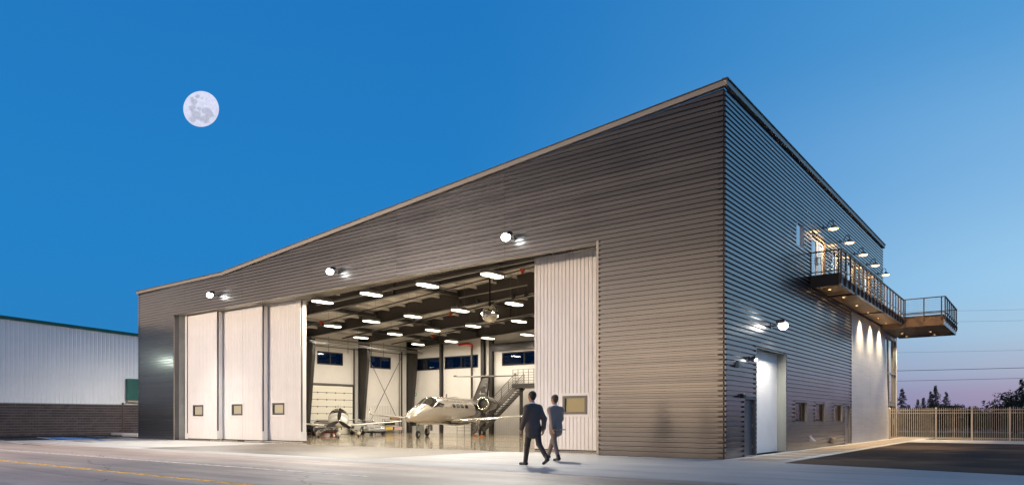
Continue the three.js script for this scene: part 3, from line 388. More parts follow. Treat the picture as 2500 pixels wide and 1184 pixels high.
// ---------------------------------------------------------------- the side wall (local x = -z) and the balcony
{
  const holes = [[3.05, 6.52, 0, 3.86], [1.80, 2.88, 0, 1.98], [7.80, 9.5, 1.14, 1.97], [11.0, 12.5, 1.14, 1.97], [14.35, 15.95, 1.14, 1.97], [16.65, 17.75, 0, 1.98], [8.0, 8.92, 8.42, 9.36], [10.28, 12.55, 7.40, 9.38], [14.0, 15.3, 7.9, 9.25], [17.2, 18.7, 7.40, 9.30], [21.4, 22.6, 7.40, 9.25]];
  const D = 26.87;
  const ground = (h) => h[2] === 0, ringed = holes.filter((h) => !ground(h)).map(([a, b, c, d]) => rectPts([a - 0.02, b + 0.02, c - 0.02, d + 0.02]));
  let outline = [[0, 0]]; for (const h of holes.filter(ground).sort((a, b) => a[0] - b[0])) outline.push([h[0] - 0.02, 0], [h[0] - 0.02, h[3] + 0.02], [h[1] + 0.02, h[3] + 0.02], [h[1] + 0.02, 0]); outline.push([18.1, 0], [18.1, 6.95], [D, 6.95], [D, TOP - 0.05], [0, TOP - 0.05]);
  const w = new THREE.Group(); w.name = 'side_wall'; w.rotation.y = Math.PI / 2; hangar.add(w); w.userData.label = 'ribbed metal side wall that mirrors the pale evening sky';
  part('wall_core', metres(slab(outline, 0.2, ringed).translate(0, 0, -0.204)), M.siding, w);
  for (let k = 0; k < 72; k++) {
    const y = k * PITCH + 0.02; if (y > TOP - 0.19) break;
    const end = y < 6.86 ? 18.08 : D;
    for (const [a, b] of pieces(0.0, end, y, holes.map(([p, q, r, s]) => [p - 0.05, q + 0.05, r, s]))) { let s = a; for (const seam of [6.33, 13.46, 20.6]) if (seam > s + 0.1 && seam < b - 0.1) { part('siding_rib', plank(s, seam - 0.006, y), sid(), w); s = seam + 0.006; } part('siding_rib', plank(s, b, y), sid(), w); }
  }
  const frameG = ([a, b, c, d], t, z0, z1) => merge([span(a - t, a, c - t, d + t, z0, z1), span(b, b + t, c - t, d + t, z0, z1), span(a, b, d, d + t, z0, z1 - 0.003), span(a, b, c - t, c, z0, z1 - 0.003)]);
  const warmTrim = mat(0.42, 0.34, 0.25, 0.45, 0.3);
  // lower office windows: trim, deep reveal, dark sash, pane
  for (const h of holes.slice(2, 5)) { part('window_trim', frameG(h, 0.05, -0.2, 0.06), warmTrim, w); const s = part('window_sash', frameG([h[0] + 0.06, h[1] - 0.06, h[2] + 0.06, h[3] - 0.06], 0.06, -0.10, -0.03), M.trimDark, w); part('window_pane', span(h[0] + 0.06, h[1] - 0.06, h[2] + 0.06, h[3] - 0.06, -0.07, -0.065), M.glass, w); }
  // man doors
  for (const [h, m, knobAt] of [[holes[1], mat(0.10, 0.105, 0.12, 0.4, 0.3), 1.92], [holes[5], mat(0.30, 0.28, 0.26, 0.4, 0.3), 17.62]]) {
    part('door_frame', merge([span(h[0] - 0.05, h[0] + 0.03, 0, h[3] + 0.05, -0.2, 0.055), span(h[1] - 0.03, h[1] + 0.05, 0, h[3] + 0.05, -0.2, 0.055), span(h[0] + 0.03, h[1] - 0.03, h[3] - 0.02, h[3] + 0.05, -0.2, 0.052)]), m, w);
    part('man_door', span(h[0] + 0.03, h[1] - 0.03, 0.03, h[3] - 0.02, -0.1, -0.05), m, w); part('door_handle', merge([rbox(0.06, 0.2, 0.03, 0.01, knobAt, 0.95, -0.04), rod(V(knobAt, 0.97, 0.02), V(knobAt + (knobAt < 5 ? 0.14 : -0.14), 0.96, 0.02), 0.014), rod(V(knobAt, 0.97, -0.05), V(knobAt, 0.97, 0.02), 0.012)]), mat(0.75, 0.74, 0.72, 0.2, 1), w);
    for (const y of [0.25, 1.0, 1.7]) part('hinge', span(knobAt < 5 ? h[1] - 0.06 : h[0] + 0.02, knobAt < 5 ? h[1] - 0.02 : h[0] + 0.06, y, y + 0.12, -0.05, -0.02), M.galv, w);
    part('threshold', span(h[0], h[1], 0.0, 0.025, -0.2, 0.1), M.galv, w);
  }
  // roll-up door: white ribbed curtain in a deep painted reveal
  const g = holes[0], slats = []; for (let y = 0.03; y < g[3] - 0.05; y += 0.075) slats.push(span(g[0] + 0.02, g[1] - 0.02, y, y + 0.068, -0.30, -0.28));
  part('rollup_door', metres(merge([span(g[0], g[1], 0.01, g[3], -0.34, -0.302), ...slats])), M.whitePanel, w, 'tall white roll-up door in the side wall');
  part('door_reveal', merge([span(g[1], g[1] + 0.06, 0, g[3] + 0.06, -0.34, 0.052), span(g[0] - 0.06, g[0], 0, g[3] + 0.06, -0.34, 0.052), span(g[0], g[1], g[3], g[3] + 0.06, -0.34, 0.049)]), M.flash, w);
  // upper window, balcony doors and small upper windows
  const silver = mat(0.52, 0.53, 0.54, 0.35, 0.5);
  const h6 = holes[6]; part('window_trim', frameG(h6, 0.06, -0.18, 0.055), silver, w); part('window_pane', span(h6[0], h6[1], h6[2], h6[3], -0.02, -0.01), M.mirrorGlass, w);
  const h7 = holes[7]; part('door_frame', merge([frameG([h7[0] + 0.02, h7[1] - 0.02, 7.45, 9.30], 0.07, -0.18, 0.06)]), M.brown, w);
  for (const k of [0, 1]) { const a = h7[0] + 0.03 + k * 1.11, b = a + 1.09; part('balcony_door', frameG([a + 0.13, b - 0.13, 7.62, 9.16], 0.12, -0.06, 0.0), silver, w); part('door_pane', span(a + 0.13, b - 0.13, 7.62, 9.16, -0.035, -0.025), M.mirrorGlass, w); part('pull_handle', merge([bar(V(k ? a + 0.07 : b - 0.07, 8.15, 0.0), V(k ? a + 0.07 : b - 0.07, 8.55, 0.0), 0.03, 0.03)]), M.black, w); }
  for (const h of holes.slice(8)) { part('window_trim', frameG(h, 0.06, -0.18, 0.055), M.brown, w); part('window_pane', span(h[0], h[1], h[2], h[3], -0.02, -0.01), M.mirrorGlass, w); }
  part('corner_trim', merge([span(D, D + 0.05, 6.95, TOP - 0.04, -0.2, 0.05), span(18.08, 18.14, 0, 6.93, -0.02, 0.055)]), M.siding, w);
  part('vent_hood', merge([slab([[0, 0], [0.22, 0], [0.0, 0.22]], 0.3).rotateY(-Math.PI / 2).translate(10.3, 0.32, 0.03), span(9.98, 10.32, 0.3, 0.58, 0.02, 0.05)]), silver, w, 'small metal vent hood low on the wall');
  part('hose_box', merge([rbox(0.5, 0.28, 0.14, 0.02, 13.9, 0.24, 0.11)]), mat(0.33, 0.26, 0.2, 0.4, 0.4), w);
  part('closer_box', rbox(0.24, 0.14, 0.14, 0.02, 1.45, 2.06, 0.11), M.black, w);
  part('junction_box', rbox(0.26, 0.2, 0.12, 0.02, 1.05, 3.08, 0.1), M.flash, w);
  // smooth silver panels of the lower volume, with a leaning edge to the glazing
  const edge = (y) => 29.26 - (29.26 - 27.62) * y / 6.6;
  const cuts = [18.14, 20.6, 23.1, 25.6]; cuts.forEach((a, i) => { const last = i === cuts.length - 1, b = last ? 0 : cuts[i + 1] - 0.008; part('silver_panel', metres(slab(last ? [[a, 0.02], [edge(0), 0.02], [edge(6.5), 6.5], [32.0, 6.5], [32.0, 6.93], [a, 6.93]] : rectPts([a, b, 0.02, 6.93]), 0.06).translate(0, 0, -0.02)), M.silverPanel, w); });
  part('silver_corner', span(31.74, 32.0, 0.02, 6.49, -0.3, 0.04), M.silverPanel, w);
  // glazing: mullions, transoms, one pane between each
  const ys = [0.05, 2.16, 4.26, 6.46], mid = [29.6, 30.75];
  for (let i = 0; i < 3; i++) {
    const [y0, y1] = [ys[i], ys[i + 1]], xs0 = [edge(y0), ...mid.map((m, k) => m + (i ? 0 : 0) - (1 - k) * (y0 / 6.5) * 0.55), 31.7], xs1 = [edge(y1), ...mid.map((m, k) => m - (1 - k) * (y1 / 6.5) * 0.55), 31.7];
    for (let k = 0; k < 3; k++) part(i ? 'glass_pane' : 'glass_door', slab([[xs0[k] + 0.03, y0 + 0.03], [xs0[k + 1] - 0.03, y0 + 0.03], [xs1[k + 1] - 0.03, y1 - 0.03], [xs1[k] + 0.03, y1 - 0.03]], 0.01).translate(0, 0, -0.06), i ? M.mirrorGlass : M.glass, w);
    for (let k = 0; k < 4; k++) part('mullion', bar(V(xs0[k], y0, -0.03), V(xs1[k], y1, -0.03), 0.07, 0.1), M.steelPale, w);
    part('transom', span(edge(y1), 31.72, y1 - 0.04, y1 + 0.04, -0.07, 0.012), M.steelPale, w);
  }
  part('door_pull', merge([rod(V(30.68, 0.9, 0.05), V(30.68, 1.3, 0.05), 0.02), rod(V(30.82, 0.9, 0.05), V(30.82, 1.3, 0.05), 0.02)]), M.galv, w);
  // the lower volume behind the glazing and the office shell
  part('rear_volume', metres(merge([span(26.87, 32.0, 6.6, 6.9, -7, -0.021), span(31.8, 32.0, 0, 6.6, -7, -0.301), span(18.2, 31.8, -0.02, 0.0, -4.2, -0.2), span(18.2, 31.8, 0, 6.6, -4.29, -4.2), span(26.9, 31.8, 0, 6.6, -7, -4.3)])), M.roomDark, w);
  part('upper_end_wall', metres(span(26.62, 26.86, 6.9, 11.5, -4.2, -0.21)), M.siding, w);
}
{ // balcony: a walkway along the wall and a wider platform at its far end
  const b = new THREE.Group(); b.name = 'balcony'; hangar.add(b); b.userData.label = 'brown steel balcony with a cable railing along the side wall';
  part('deck', metres(merge([span(0.06, 1.18, 7.36, 7.42, -26.2, -10.14), span(0.06, 3.36, 7.36, 7.42, -32.7, -26.2)])), M.brown, b);
  for (let i = 0; i < 6; i++) part('soffit_panel', metres(span(0.06, 1.16, 7.055, 7.085, -12.8 - i * 2.68, -10.16 - i * 2.68)), M.wood, b);
  part('platform_soffit', metres(span(0.06, 3.34, 6.80, 6.84, -32.7, -26.28)), M.brown, b);
  part('end_channel', merge([span(0.05, 1.2, 6.98, 7.43, -10.13, -10.09), span(0.05, 1.2, 7.43, 7.46, -10.2, -10.07), span(0.05, 1.2, 6.96, 6.98, -10.2, -10.07)]), M.black, b);
  part('edge_channel', merge([span(1.18, 1.22, 6.98, 7.34, -26.18, -10.135), span(1.16, 1.27, 7.34, 7.37, -26.18, -10.135), span(1.16, 1.27, 6.955, 6.98, -26.18, -10.135)]), mat(0.34, 0.33, 0.33, 0.35, 0.6), b);
  for (const z of [-13.1, -20.0]) part('cross_beam', merge([span(0.06, 1.28, 6.93, 7.0, z - 0.07, z + 0.07), span(1.222, 1.29, 6.93, 7.35, z - 0.1, z + 0.1)]), M.brown, b);
  part('platform_beam', metres(merge([span(0.05, 3.36, 6.78, 7.05, -26.27, -26.19), span(1.2, 3.36, 7.05, 7.40, -26.27, -26.23)])), mat(0.24, 0.155, 0.095, 0.4, 0.3, { map: grain }), b);
  part('platform_end', span(3.36, 3.40, 6.78, 7.14, -32.75, -26.19), mat(0.50, 0.50, 0.50, 0.35, 0.5), b);
  part('platform_back', span(0.05, 3.36, 6.78, 7.4, -32.76, -32.71), M.brown, b);
  const rail = mat(0.085, 0.068, 0.06, 0.4, 0.4), pale = mat(0.45, 0.43, 0.41, 0.3, 0.8);
  for (let i = 0; i < 19; i++) { const z = -10.12 - i * 0.89; part('post', span(1.25, 1.31, 7.0, 8.42, z - 0.05, z + 0.05), rail, b); part('post_bracket', merge([span(1.20, 1.34, 7.12, 7.34, z + 0.055, z + 0.10), span(1.21, 1.25, 7.02, 7.42, z - 0.07, z + 0.07)]), M.brown, b); }
  for (const x of [1.36, 2.35, 3.25, 3.43]) part('post', span(x - 0.03, x + 0.03, 7.05, 8.42, -26.25, -26.19), rail, b);
  for (let i = 0; i < 7; i++) { const z = -26.3 - i * 1.05; part('post', span(3.40, 3.46, 7.0, 8.42, z - 0.04, z + 0.04), rail, b); part('post_bracket', new THREE.TorusGeometry(0.10, 0.025, 6, 12).rotateY(Math.PI / 2).translate(3.46, 7.22, z), M.brown, b); }
  part('top_rail', merge([span(1.24, 1.32, 8.42, 8.47, -26.22, -10.07), span(0.05, 1.24, 8.42, 8.47, -10.15, -10.07), span(1.3, 3.46, 8.42, 8.47, -26.26, -26.18), span(3.39, 3.47, 8.42, 8.47, -32.75, -26.26), span(0.1, 3.39, 8.42, 8.47, -32.75, -32.68)]), rail, b);
  part('foot_rail', merge([rod(V(1.36, 7.53, -10.1), V(1.36, 7.53, -26.2), 0.022), rod(V(3.5, 7.53, -26.2), V(3.5, 7.53, -32.7), 0.022)]), pale, b);
  part('lower_rail', span(0.06, 1.2, 7.56, 7.60, -10.13, -10.09), rail, b); part('lower_rail', span(1.3, 3.43, 7.50, 7.55, -26.24, -26.2), rail, b); part('lower_rail', span(3.41, 3.45, 7.50, 7.55, -32.7, -26.26), rail, b);
  part('end_frame', merge([span(0.05, 0.09, 7.46, 8.42, -10.13, -10.09), span(1.16, 1.2, 7.46, 8.42, -10.13, -10.09), span(1.0, 1.03, 7.46, 8.42, -10.13, -10.09)]), rail, b);
  for (let k = 0; k < 7; k++) { const y = 7.66 + k * 0.11; part('cable', merge([rod(V(1.28, y, -10.1), V(1.28, y, -26.2), 0.006, 4), rod(V(0.07, y, -10.11), V(1.2, y, -10.11), 0.006, 4), rod(V(1.3, y, -26.22), V(3.43, y, -26.22), 0.006, 4), rod(V(3.43, y, -26.2), V(3.43, y, -32.7), 0.006, 4)]), M.galv, b); }
  part('gate_plate', new THREE.TorusGeometry(0.17, 0.018, 6, 4, Math.PI * 2).rotateZ(Math.PI / 4).translate(0.36, 8.05, -10.08), rail, b);
}
// recessed downlights under the balcony
{
  const spots = [[0.47, 7.05, -11.65, 'nearest the front end'], [0.5, 7.05, -14.2, 'second from the front end'], [0.47, 7.05, -17.25, 'third from the front end'], [0.45, 7.05, -20.2, 'fourth from the front end'], [0.45, 7.05, -22.97, 'fifth from the front end'], [0.42, 7.05, -25.7, 'last before the platform'], [0.7, 6.78, -29.6, 'on the platform, front left of four'], [0.68, 6.78, -31.6, 'on the platform, rear left of four'], [2.3, 6.78, -29.6, 'on the platform, front right of four'], [2.3, 6.78, -31.6, 'on the platform, rear right of four']];
  for (const [x, y, z, w] of spots) {
    const t = thing('downlight', `small round downlight under the balcony, ${w}`, 'downlight', [x, y, z], 0, 'downlights under the balcony');
    part('trim_ring', new THREE.TorusGeometry(0.085, 0.014, 6, 16).rotateX(Math.PI / 2), M.trim, t); part('lamp', cyl(0.075, 0.075, 0.008, 16, 0, 0.004, 0), M.lampWarm, t);
    spot(t, V(0, -0.03, 0), V(0, -5, 0), [1.0, 0.76, 0.46], 140, 0.85, 0.9, 3);
  }
}
// gooseneck barn lamps above the balcony
for (const [i, w] of ['nearest the front corner', 'second from the front corner', 'middle one of the five', 'fourth from the front corner', 'last one, at the far wall edge'].entries()) {
  const z = -12.26 - i * 3.23, t = thing('barn_lamp', `warm gooseneck barn lamp over the balcony, ${w}`, 'wall lamp', [0.04, 10.0, z], 0, 'gooseneck lamps over the balcony');
  part('wall_plate', cyl(0.1, 0.1, 0.05, 14).rotateZ(Math.PI / 2).translate(0.025, 0, 0), M.trimDark, t);
  part('gooseneck', tube([V(0.03, 0, 0), V(0.12, -0.03, 0), V(0.20, 0.06, 0), V(0.27, 0.22, 0), V(0.37, 0.28, 0), V(0.45, 0.2, 0), V(0.455, 0.05, 0)], 0.017, 8, 30), M.trimDark, t);
  const sh = part('shade', new THREE.LatheGeometry([[0.04, 0.10], [0.06, 0.06], [0.10, 0.02], [0.22, -0.06], [0.25, -0.10], [0.24, -0.105], [0.21, -0.065], [0.05, 0.02]].map(([a, b]) => new THREE.Vector2(a, b)), 24).translate(0.455, -0.02, 0), mat(0.55, 0.36, 0.17, 0.4, 0.3, { side: THREE.DoubleSide }), t);
  part('bulb', new THREE.SphereGeometry(0.20, 18, 8, 0, Math.PI * 2, Math.PI * 0.5, Math.PI * 0.5).scale(1, 0.35, 1).translate(0.455, -0.10, 0), M.lampWarm, t);
  spot(t, V(0.455, -0.24, 0), V(0.4, -4, 0), [1.0, 0.66, 0.32], 80, 1.35, 0.8, 5);
}
// floodlights: a hooded box on a short arm, lens a globe enlarged to the size of its glare
function flood(pos, turn, label, power, group, out = 5.4, cone = 1.08) {
  const t = thing('floodlight', label, 'floodlight', pos, turn, group);
  part('bracket', merge([span(-0.09, 0.09, -0.1, 0.1, 0, 0.05), bar(V(0, 0, 0.04), V(0, 0.0, 0.26), 0.05, 0.05)]), M.trimDark, t);
  part('housing', rbox(0.34, 0.14, 0.3, 0.03, 0, 0.13, 0.40), M.trimDark, t);
  part('lens', new THREE.SphereGeometry(0.19, 20, 14).scale(1, 0.8, 0.9).translate(0, -0.02, 0.47), M.lampWhite, t);
  spot(t, V(0, -0.24, 0.47), V(0, -7, out), [1.0, 0.94, 0.84], power, cone, 0.75, 5);
}
for (const [x, w] of [[-29.59, 'above the closed white leaves at the left'], [-18.98, 'above the middle of the open doorway'], [-8.41, 'above the right end of the open doorway']]) flood([x, 8.3, 0.04], 0, `bright floodlight on the front wall ${w}`, 430, 'floodlights on the front wall');
flood([0.04, 4.72, -4.6], Math.PI / 2, 'bright floodlight on the side wall above the roll-up door', 60, undefined, 1.6, 1.3);
flood([-39.3, 5.6, -6], -Math.PI / 2, 'added floodlight on the hidden far side wall, brightening the white neighbour building', 400, undefined, 5.4, 1.25);  // unseen lamp, added to brighten the neighbour wall
{ const t = thing('security_light', 'small twin head security light left of the roll-up door', 'security light', [0.04, 3.36, -2.2], Math.PI / 2);
  part('base', rbox(0.14, 0.14, 0.08, 0.02, 0, 0, 0.04), M.trimDark, t); part('head', cyl(0.06, 0.09, 0.18, 12).rotateX(1.1).translate(0.06, 0, 0.16), M.trimDark, t); part('lens', new THREE.SphereGeometry(0.055, 10, 8).translate(0.07, -0.05, 0.24), M.lampWhite, t);
  spot(t, V(0.07, -0.13, 0.26), V(0.1, -4, 0.9), [1.0, 0.95, 0.85], 5, 1.0, 0.6, 3); }
// ---------------------------------------------------------------- aircraft and cars (local +z is forward)
function bodyLoft(st, n = 28, m = 60) { // st: [z, centre y, half width, half height]
  const key = (t, k) => { const f = t * (st.length - 1), i = Math.min(st.length - 2, Math.floor(f)), u = f - i, p = (j) => st[Math.max(0, Math.min(st.length - 1, j))][k]; const a = p(i - 1), b = p(i), c = p(i + 1), d = p(i + 2); return 0.5 * (2 * b + (c - a) * u + (2 * a - 5 * b + 4 * c - d) * u * u + (3 * b - a - 3 * c + d) * u ** 3); };
  const P = (t, ang, off = 0) => { const ca = Math.cos(ang), sa = Math.sin(ang); return V(ca * (Math.max(0.01, key(t, 2)) + off), key(t, 1) + sa * (Math.max(0.01, key(t, 3)) + off), key(t, 0)); };
  const rings = []; for (let i = 0; i <= m; i++) { const r = []; for (let k = 0; k < n; k++) r.push(P(i / m, -Math.PI / 2 - k / n * Math.PI * 2)); rings.push(r); }
  // a patch of the skin, a little proud: t0..t1 along, a0..a1 round (radians from +x up)
  const patch = (poly, off, seg = 7) => { const pos = [], idx = []; for (let i = 0; i <= seg; i++) for (let k = 0; k <= seg; k++) { const u = i / seg, v = k / seg; const [A, B, C, D] = poly; const t = (A[0] * (1 - u) + B[0] * u) * (1 - v) + (D[0] * (1 - u) + C[0] * u) * v, a = (A[1] * (1 - u) + B[1] * u) * (1 - v) + (D[1] * (1 - u) + C[1] * u) * v; const p = P(t, a, off); pos.push(p.x, p.y, p.z); } for (let i = 0; i < seg; i++) for (let k = 0; k < seg; k++) { const a = i * (seg + 1) + k; idx.push(a, a + 1, a + seg + 1, a + 1, a + seg + 2, a + seg + 1); } return geoFrom(pos, idx); };
  const oval = (t, a, dt, da, off) => { const pos = [], idx = [], c = P(t, a, off + 0.002); pos.push(c.x, c.y, c.z); for (let k = 0; k < 16; k++) { const w = k / 16 * Math.PI * 2, e = (v) => Math.sign(v) * Math.abs(v) ** 0.7, p = P(t + dt * e(Math.cos(w)), a + da * e(Math.sin(w)), off); pos.push(p.x, p.y, p.z); idx.push(0, 1 + k, 1 + (k + 1) % 16); } return geoFrom(pos, idx); };
  return { geo: skin(rings), P, patch, oval, tOf: (z) => { let lo = 0, hi = 1; for (let i = 0; i < 40; i++) { const m2 = (lo + hi) / 2; key(m2, 0) > z ? lo = m2 : hi = m2; } return lo; } };
}
const FOIL = [[0, 0], [0.03, 0.32], [0.12, 0.46], [0.3, 0.5], [0.55, 0.38], [0.8, 0.18], [1, 0.02], [0.8, -0.10], [0.5, -0.26], [0.25, -0.36], [0.08, -0.30]];
// wing through sections [x, y, z of leading edge, chord, thickness]; upright turns it into a fin
function wingGeo(sec, upright = false) { return skin(sec.map(([x, y, z, c, t]) => { const r = FOIL.map(([u, v]) => upright ? V(v * t, y, z - u * c) : V(x, y + v * t, z - u * c)); return upright ? r : (sec[sec.length - 1][0] > sec[0][0] ? r : r.reverse()); })); }
const wheelG = (r, w, x, y, z) => { const tyre = new THREE.TorusGeometry(r - w * 0.42, w * 0.5, 10, 22).rotateY(Math.PI / 2).translate(x, y, z); const hub = cyl(r - w * 0.7, r - w * 0.7, w * 0.62, 16).rotateZ(Math.PI / 2).translate(x, y, z); return [tyre, hub]; };
const paintCream = phys(0.47, 0.43, 0.37, 0.24, 0.45, { clearcoat: 1, clearcoatRoughness: 0.05 }), paintDark = phys(0.045, 0.036, 0.034, 0.25, 0.2, { clearcoat: 1, clearcoatRoughness: 0.05 }), paintNavy = phys(0.010, 0.013, 0.028, 0.16, 0.1, { clearcoat: 1, clearcoatRoughness: 0.03 });
const chrome = mat(0.82, 0.80, 0.76, 0.10, 1), darkGlass = phys(0.03, 0.028, 0.026, 0.05, 0, { clearcoat: 1, clearcoatRoughness: 0.02 }), hubMat = mat(0.45, 0.44, 0.42, 0.35, 0.8);
{ // the business jet
  const j = thing('business_jet', 'cream twin engine business jet with a dark T tail parked in the hangar doorway', 'airplane', [-26.35, 0.006, -16.44], Math.atan2(0.318, 0.948));
  const st = [[7.35, 1.30, 0.02, 0.02], [7.28, 1.31, 0.16, 0.13], [7.0, 1.35, 0.33, 0.28], [6.4, 1.44, 0.52, 0.47], [5.7, 1.54, 0.66, 0.62], [5.0, 1.66, 0.76, 0.76], [4.3, 1.79, 0.82, 0.90], [3.6, 1.84, 0.85, 0.96], [2.6, 1.85, 0.86, 0.97], [1.2, 1.85, 0.86, 0.97], [-0.6, 1.85, 0.86, 0.97], [-2.2, 1.88, 0.84, 0.94], [-3.8, 1.97, 0.72, 0.80], [-5.4, 2.12, 0.52, 0.58], [-6.8, 2.28, 0.30, 0.36], [-7.7, 2.38, 0.13, 0.16], [-7.9, 2.40, 0.02, 0.02]];
  const f = bodyLoft(st, 32, 80), P = Math.PI;
  const fus = part('fuselage', f.geo, paintCream, j, 'cream pearl fuselage');
  const T = f.tOf;
  // windscreens: two front panes, two side panes
  for (const s of [1, -1]) { const A = (a) => (s > 0 ? a : P - a);
    part('windscreen', f.patch([[T(5.45), A(1.53)], [T(4.1), A(1.52)], [T(4.05), A(0.74)], [T(5.05), A(0.50)]], 0.012), darkGlass, fus); part('cockpit_window', f.patch([[T(4.95), A(0.44)], [T(3.98), A(0.66)], [T(3.25), A(0.44)], [T(3.7), A(0.22)]], 0.012), darkGlass, fus);
    for (const z of [1.75, 1.0, 0.25, -0.55]) { part('cabin_window', f.oval(T(z), s > 0 ? 0.36 : P - 0.36, 0.011, 0.165, 0.010), darkGlass, fus); }
    // dark lower sweep along the flank
    part('livery_sweep', f.patch([[T(2.9), A(-0.95)], [T(-2.6), A(-0.28)], [T(-2.9), A(-1.5)], [T(2.6), A(-1.5)]], 0.006, 12), paintNavy, fus); part('tail_livery', f.patch([[T(-2.0), A(0.9)], [T(-7.2), A(1.5)], [T(-7.2), A(-1.5)], [T(-2.9), A(-1.4)]], 0.006, 12), paintDark, fus); }
  part('airstair_door', merge([bar(f.P(T(3.05), 0.9, 0.012), f.P(T(3.05), 0.2, 0.012), 0.02, 0.02), bar(f.P(T(2.25), 0.9, 0.012), f.P(T(2.25), 0.2, 0.012), 0.02, 0.02), bar(f.P(T(3.05), 0.2, 0.012), f.P(T(3.1), -0.55, 0.012), 0.02, 0.02), bar(f.P(T(2.25), 0.2, 0.012), f.P(T(2.3), -0.55, 0.012), 0.02, 0.02)]), paintDark, fus);
  part('antenna', wingGeo([[0, 2.78, 1.4, 0.3, 0.04], [0, 3.05, 1.25, 0.15, 0.02]], true), paintCream, fus);
  part('belly_fairing', skin([[1.9, 0.35, 0.1, 1.12], [1.2, 0.75, 0.24, 1.08], [0, 0.95, 0.32, 1.06], [-1.4, 0.85, 0.28, 1.08], [-2.4, 0.4, 0.12, 1.14]].map(([z, w, h, y]) => Array.from({ length: 18 }, (_, k) => V(Math.cos(-k / 18 * 2 * P) * w, y + Math.sin(-k / 18 * 2 * P) * h, z)))), paintNavy, j);
  for (const s of [1, -1]) {
    const sec = [[0.3, 1.08, 1.75, 2.9, 0.40], [1.6, 1.17, 1.10, 2.0, 0.27], [6.9, 1.58, -0.55, 1.0, 0.12], [7.35, 1.70, -0.80, 0.78, 0.08], [7.55, 2.05, -1.15, 0.45, 0.05]].map(([x, ...r]) => [x * s, ...r]);
    const w = part('wing', wingGeo(sec), phys(0.55, 0.52, 0.47, 0.3, 0.4, { clearcoat: 0.6 }), j); part('leading_edge', tube(sec.map(([x, y, z]) => V(x, y + 0.01, z + 0.01)), 0.035, 6, 24), chrome, w); part('landing_light', new THREE.SphereGeometry(0.11, 12, 8).scale(0.7, 0.8, 1).translate(1.15 * s, 1.17, 1.28), chrome, w);
    // engine: nacelle, polished lip, fan, spinner, exhaust, pylon
    const rings = [[-2.55, 0.44], [-2.75, 0.53], [-3.4, 0.57], [-4.3, 0.52], [-5.1, 0.36], [-5.35, 0.27]].map(([z, r]) => Array.from({ length: 24 }, (_, k) => V(1.32 * s + Math.cos(-k / 24 * 2 * P) * r, 2.42 + Math.sin(-k / 24 * 2 * P) * r, z)));
    const e = part('engine', merge([skin(rings, false), skin([[-2.55, 0.44], [-2.75, 0.37], [-3.1, 0.36]].map(([z, r]) => Array.from({ length: 24 }, (_, k) => V(1.32 * s + Math.cos(k / 24 * 2 * P) * r, 2.42 + Math.sin(k / 24 * 2 * P) * r, z))), false)]), paintDark, j);
    part('intake_lip', new THREE.TorusGeometry(0.445, 0.065, 10, 28).translate(1.32 * s, 2.42, -2.58), chrome, e); part('fan_disc', cyl(0.37, 0.37, 0.03, 24).rotateX(P / 2).translate(1.32 * s, 2.42, -3.05), M.black, e);
    const bl = []; for (let k = 0; k < 18; k++) bl.push(box(0.05, 0.30, 0.012, 0, 0.2, 0).rotateY(0.6).rotateZ(k / 18 * 2 * P).translate(1.32 * s, 2.42, -2.98)); part('fan_blades', merge(bl), hubMat, e); part('spinner', new THREE.ConeGeometry(0.1, 0.22, 14).rotateX(P / 2).translate(1.32 * s, 2.42, -2.86), hubMat, e);
    part('exhaust', cyl(0.22, 0.28, 0.5, 16).rotateX(-P / 2).translate(1.32 * s, 2.42, -5.45), mat(0.25, 0.2, 0.16, 0.35, 0.9), e); part('pylon', wingGeo([[0.5 * s, 2.35, -3.1, 1.8, 0.14], [0.9 * s, 2.42, -3.1, 1.8, 0.14]]), paintDark, e);
  }
  const fin = part('tail_fin', wingGeo([[0, 2.45, -3.3, 4.1, 0.16], [0, 2.75, -3.75, 3.4, 0.22], [0, 4.55, -5.75, 1.85, 0.14], [0, 4.68, -5.8, 1.9, 0.16]], true), paintDark, j, 'dark brown tail fin');
  part('dorsal_fillet', wingGeo([[0, 2.55, -1.7, 3.4, 0.10], [0, 2.9, -3.6, 1.6, 0.06], [0, 3.1, -4.6, 0.6, 0.04]], true), paintCream, j);
  { const st2 = []; const mk = (y, z, w, h) => st2.push(box(0.012, h, w, 0.105, y, z), box(0.012, h, w, -0.105, y, z)); mk(3.98, -6.2, 0.5, 0.06); mk(3.3, -5.8, 0.7, 0.06); mk(3.33, -5.2, 0.09, 0.3); mk(3.6, -6.5, 0.07, 0.26); mk(4.25, -6.5, 0.4, 0.05); mk(3.3, -5.15, 0.36, 0.07); part('tail_marking', merge(st2), mat(0.75, 0.73, 0.7, 0.4), fin); }
  for (const s of [1, -1]) { const tp = part('tailplane', wingGeo([[0.0, 4.70, -5.85, 1.45, 0.16], [2.45 * s, 4.74, -6.4, 0.75, 0.09], [2.62 * s, 4.78, -6.5, 0.55, 0.05]]), phys(0.30, 0.27, 0.245, 0.3, 0.3), j); part('tip_fairing', skin([[-6.25, 0.03], [-6.45, 0.07], [-6.9, 0.06], [-7.15, 0.02]].map(([z, r]) => Array.from({ length: 10 }, (_, k) => V(2.66 * s + Math.cos(-k / 10 * 2 * P) * r, 4.80 + Math.sin(-k / 10 * 2 * P) * r, z)))), paintDark, tp); }
  part('tail_antenna', rod(V(0, 4.75, -7.0), V(0.0, 4.92, -7.6), 0.02), chrome, fin);
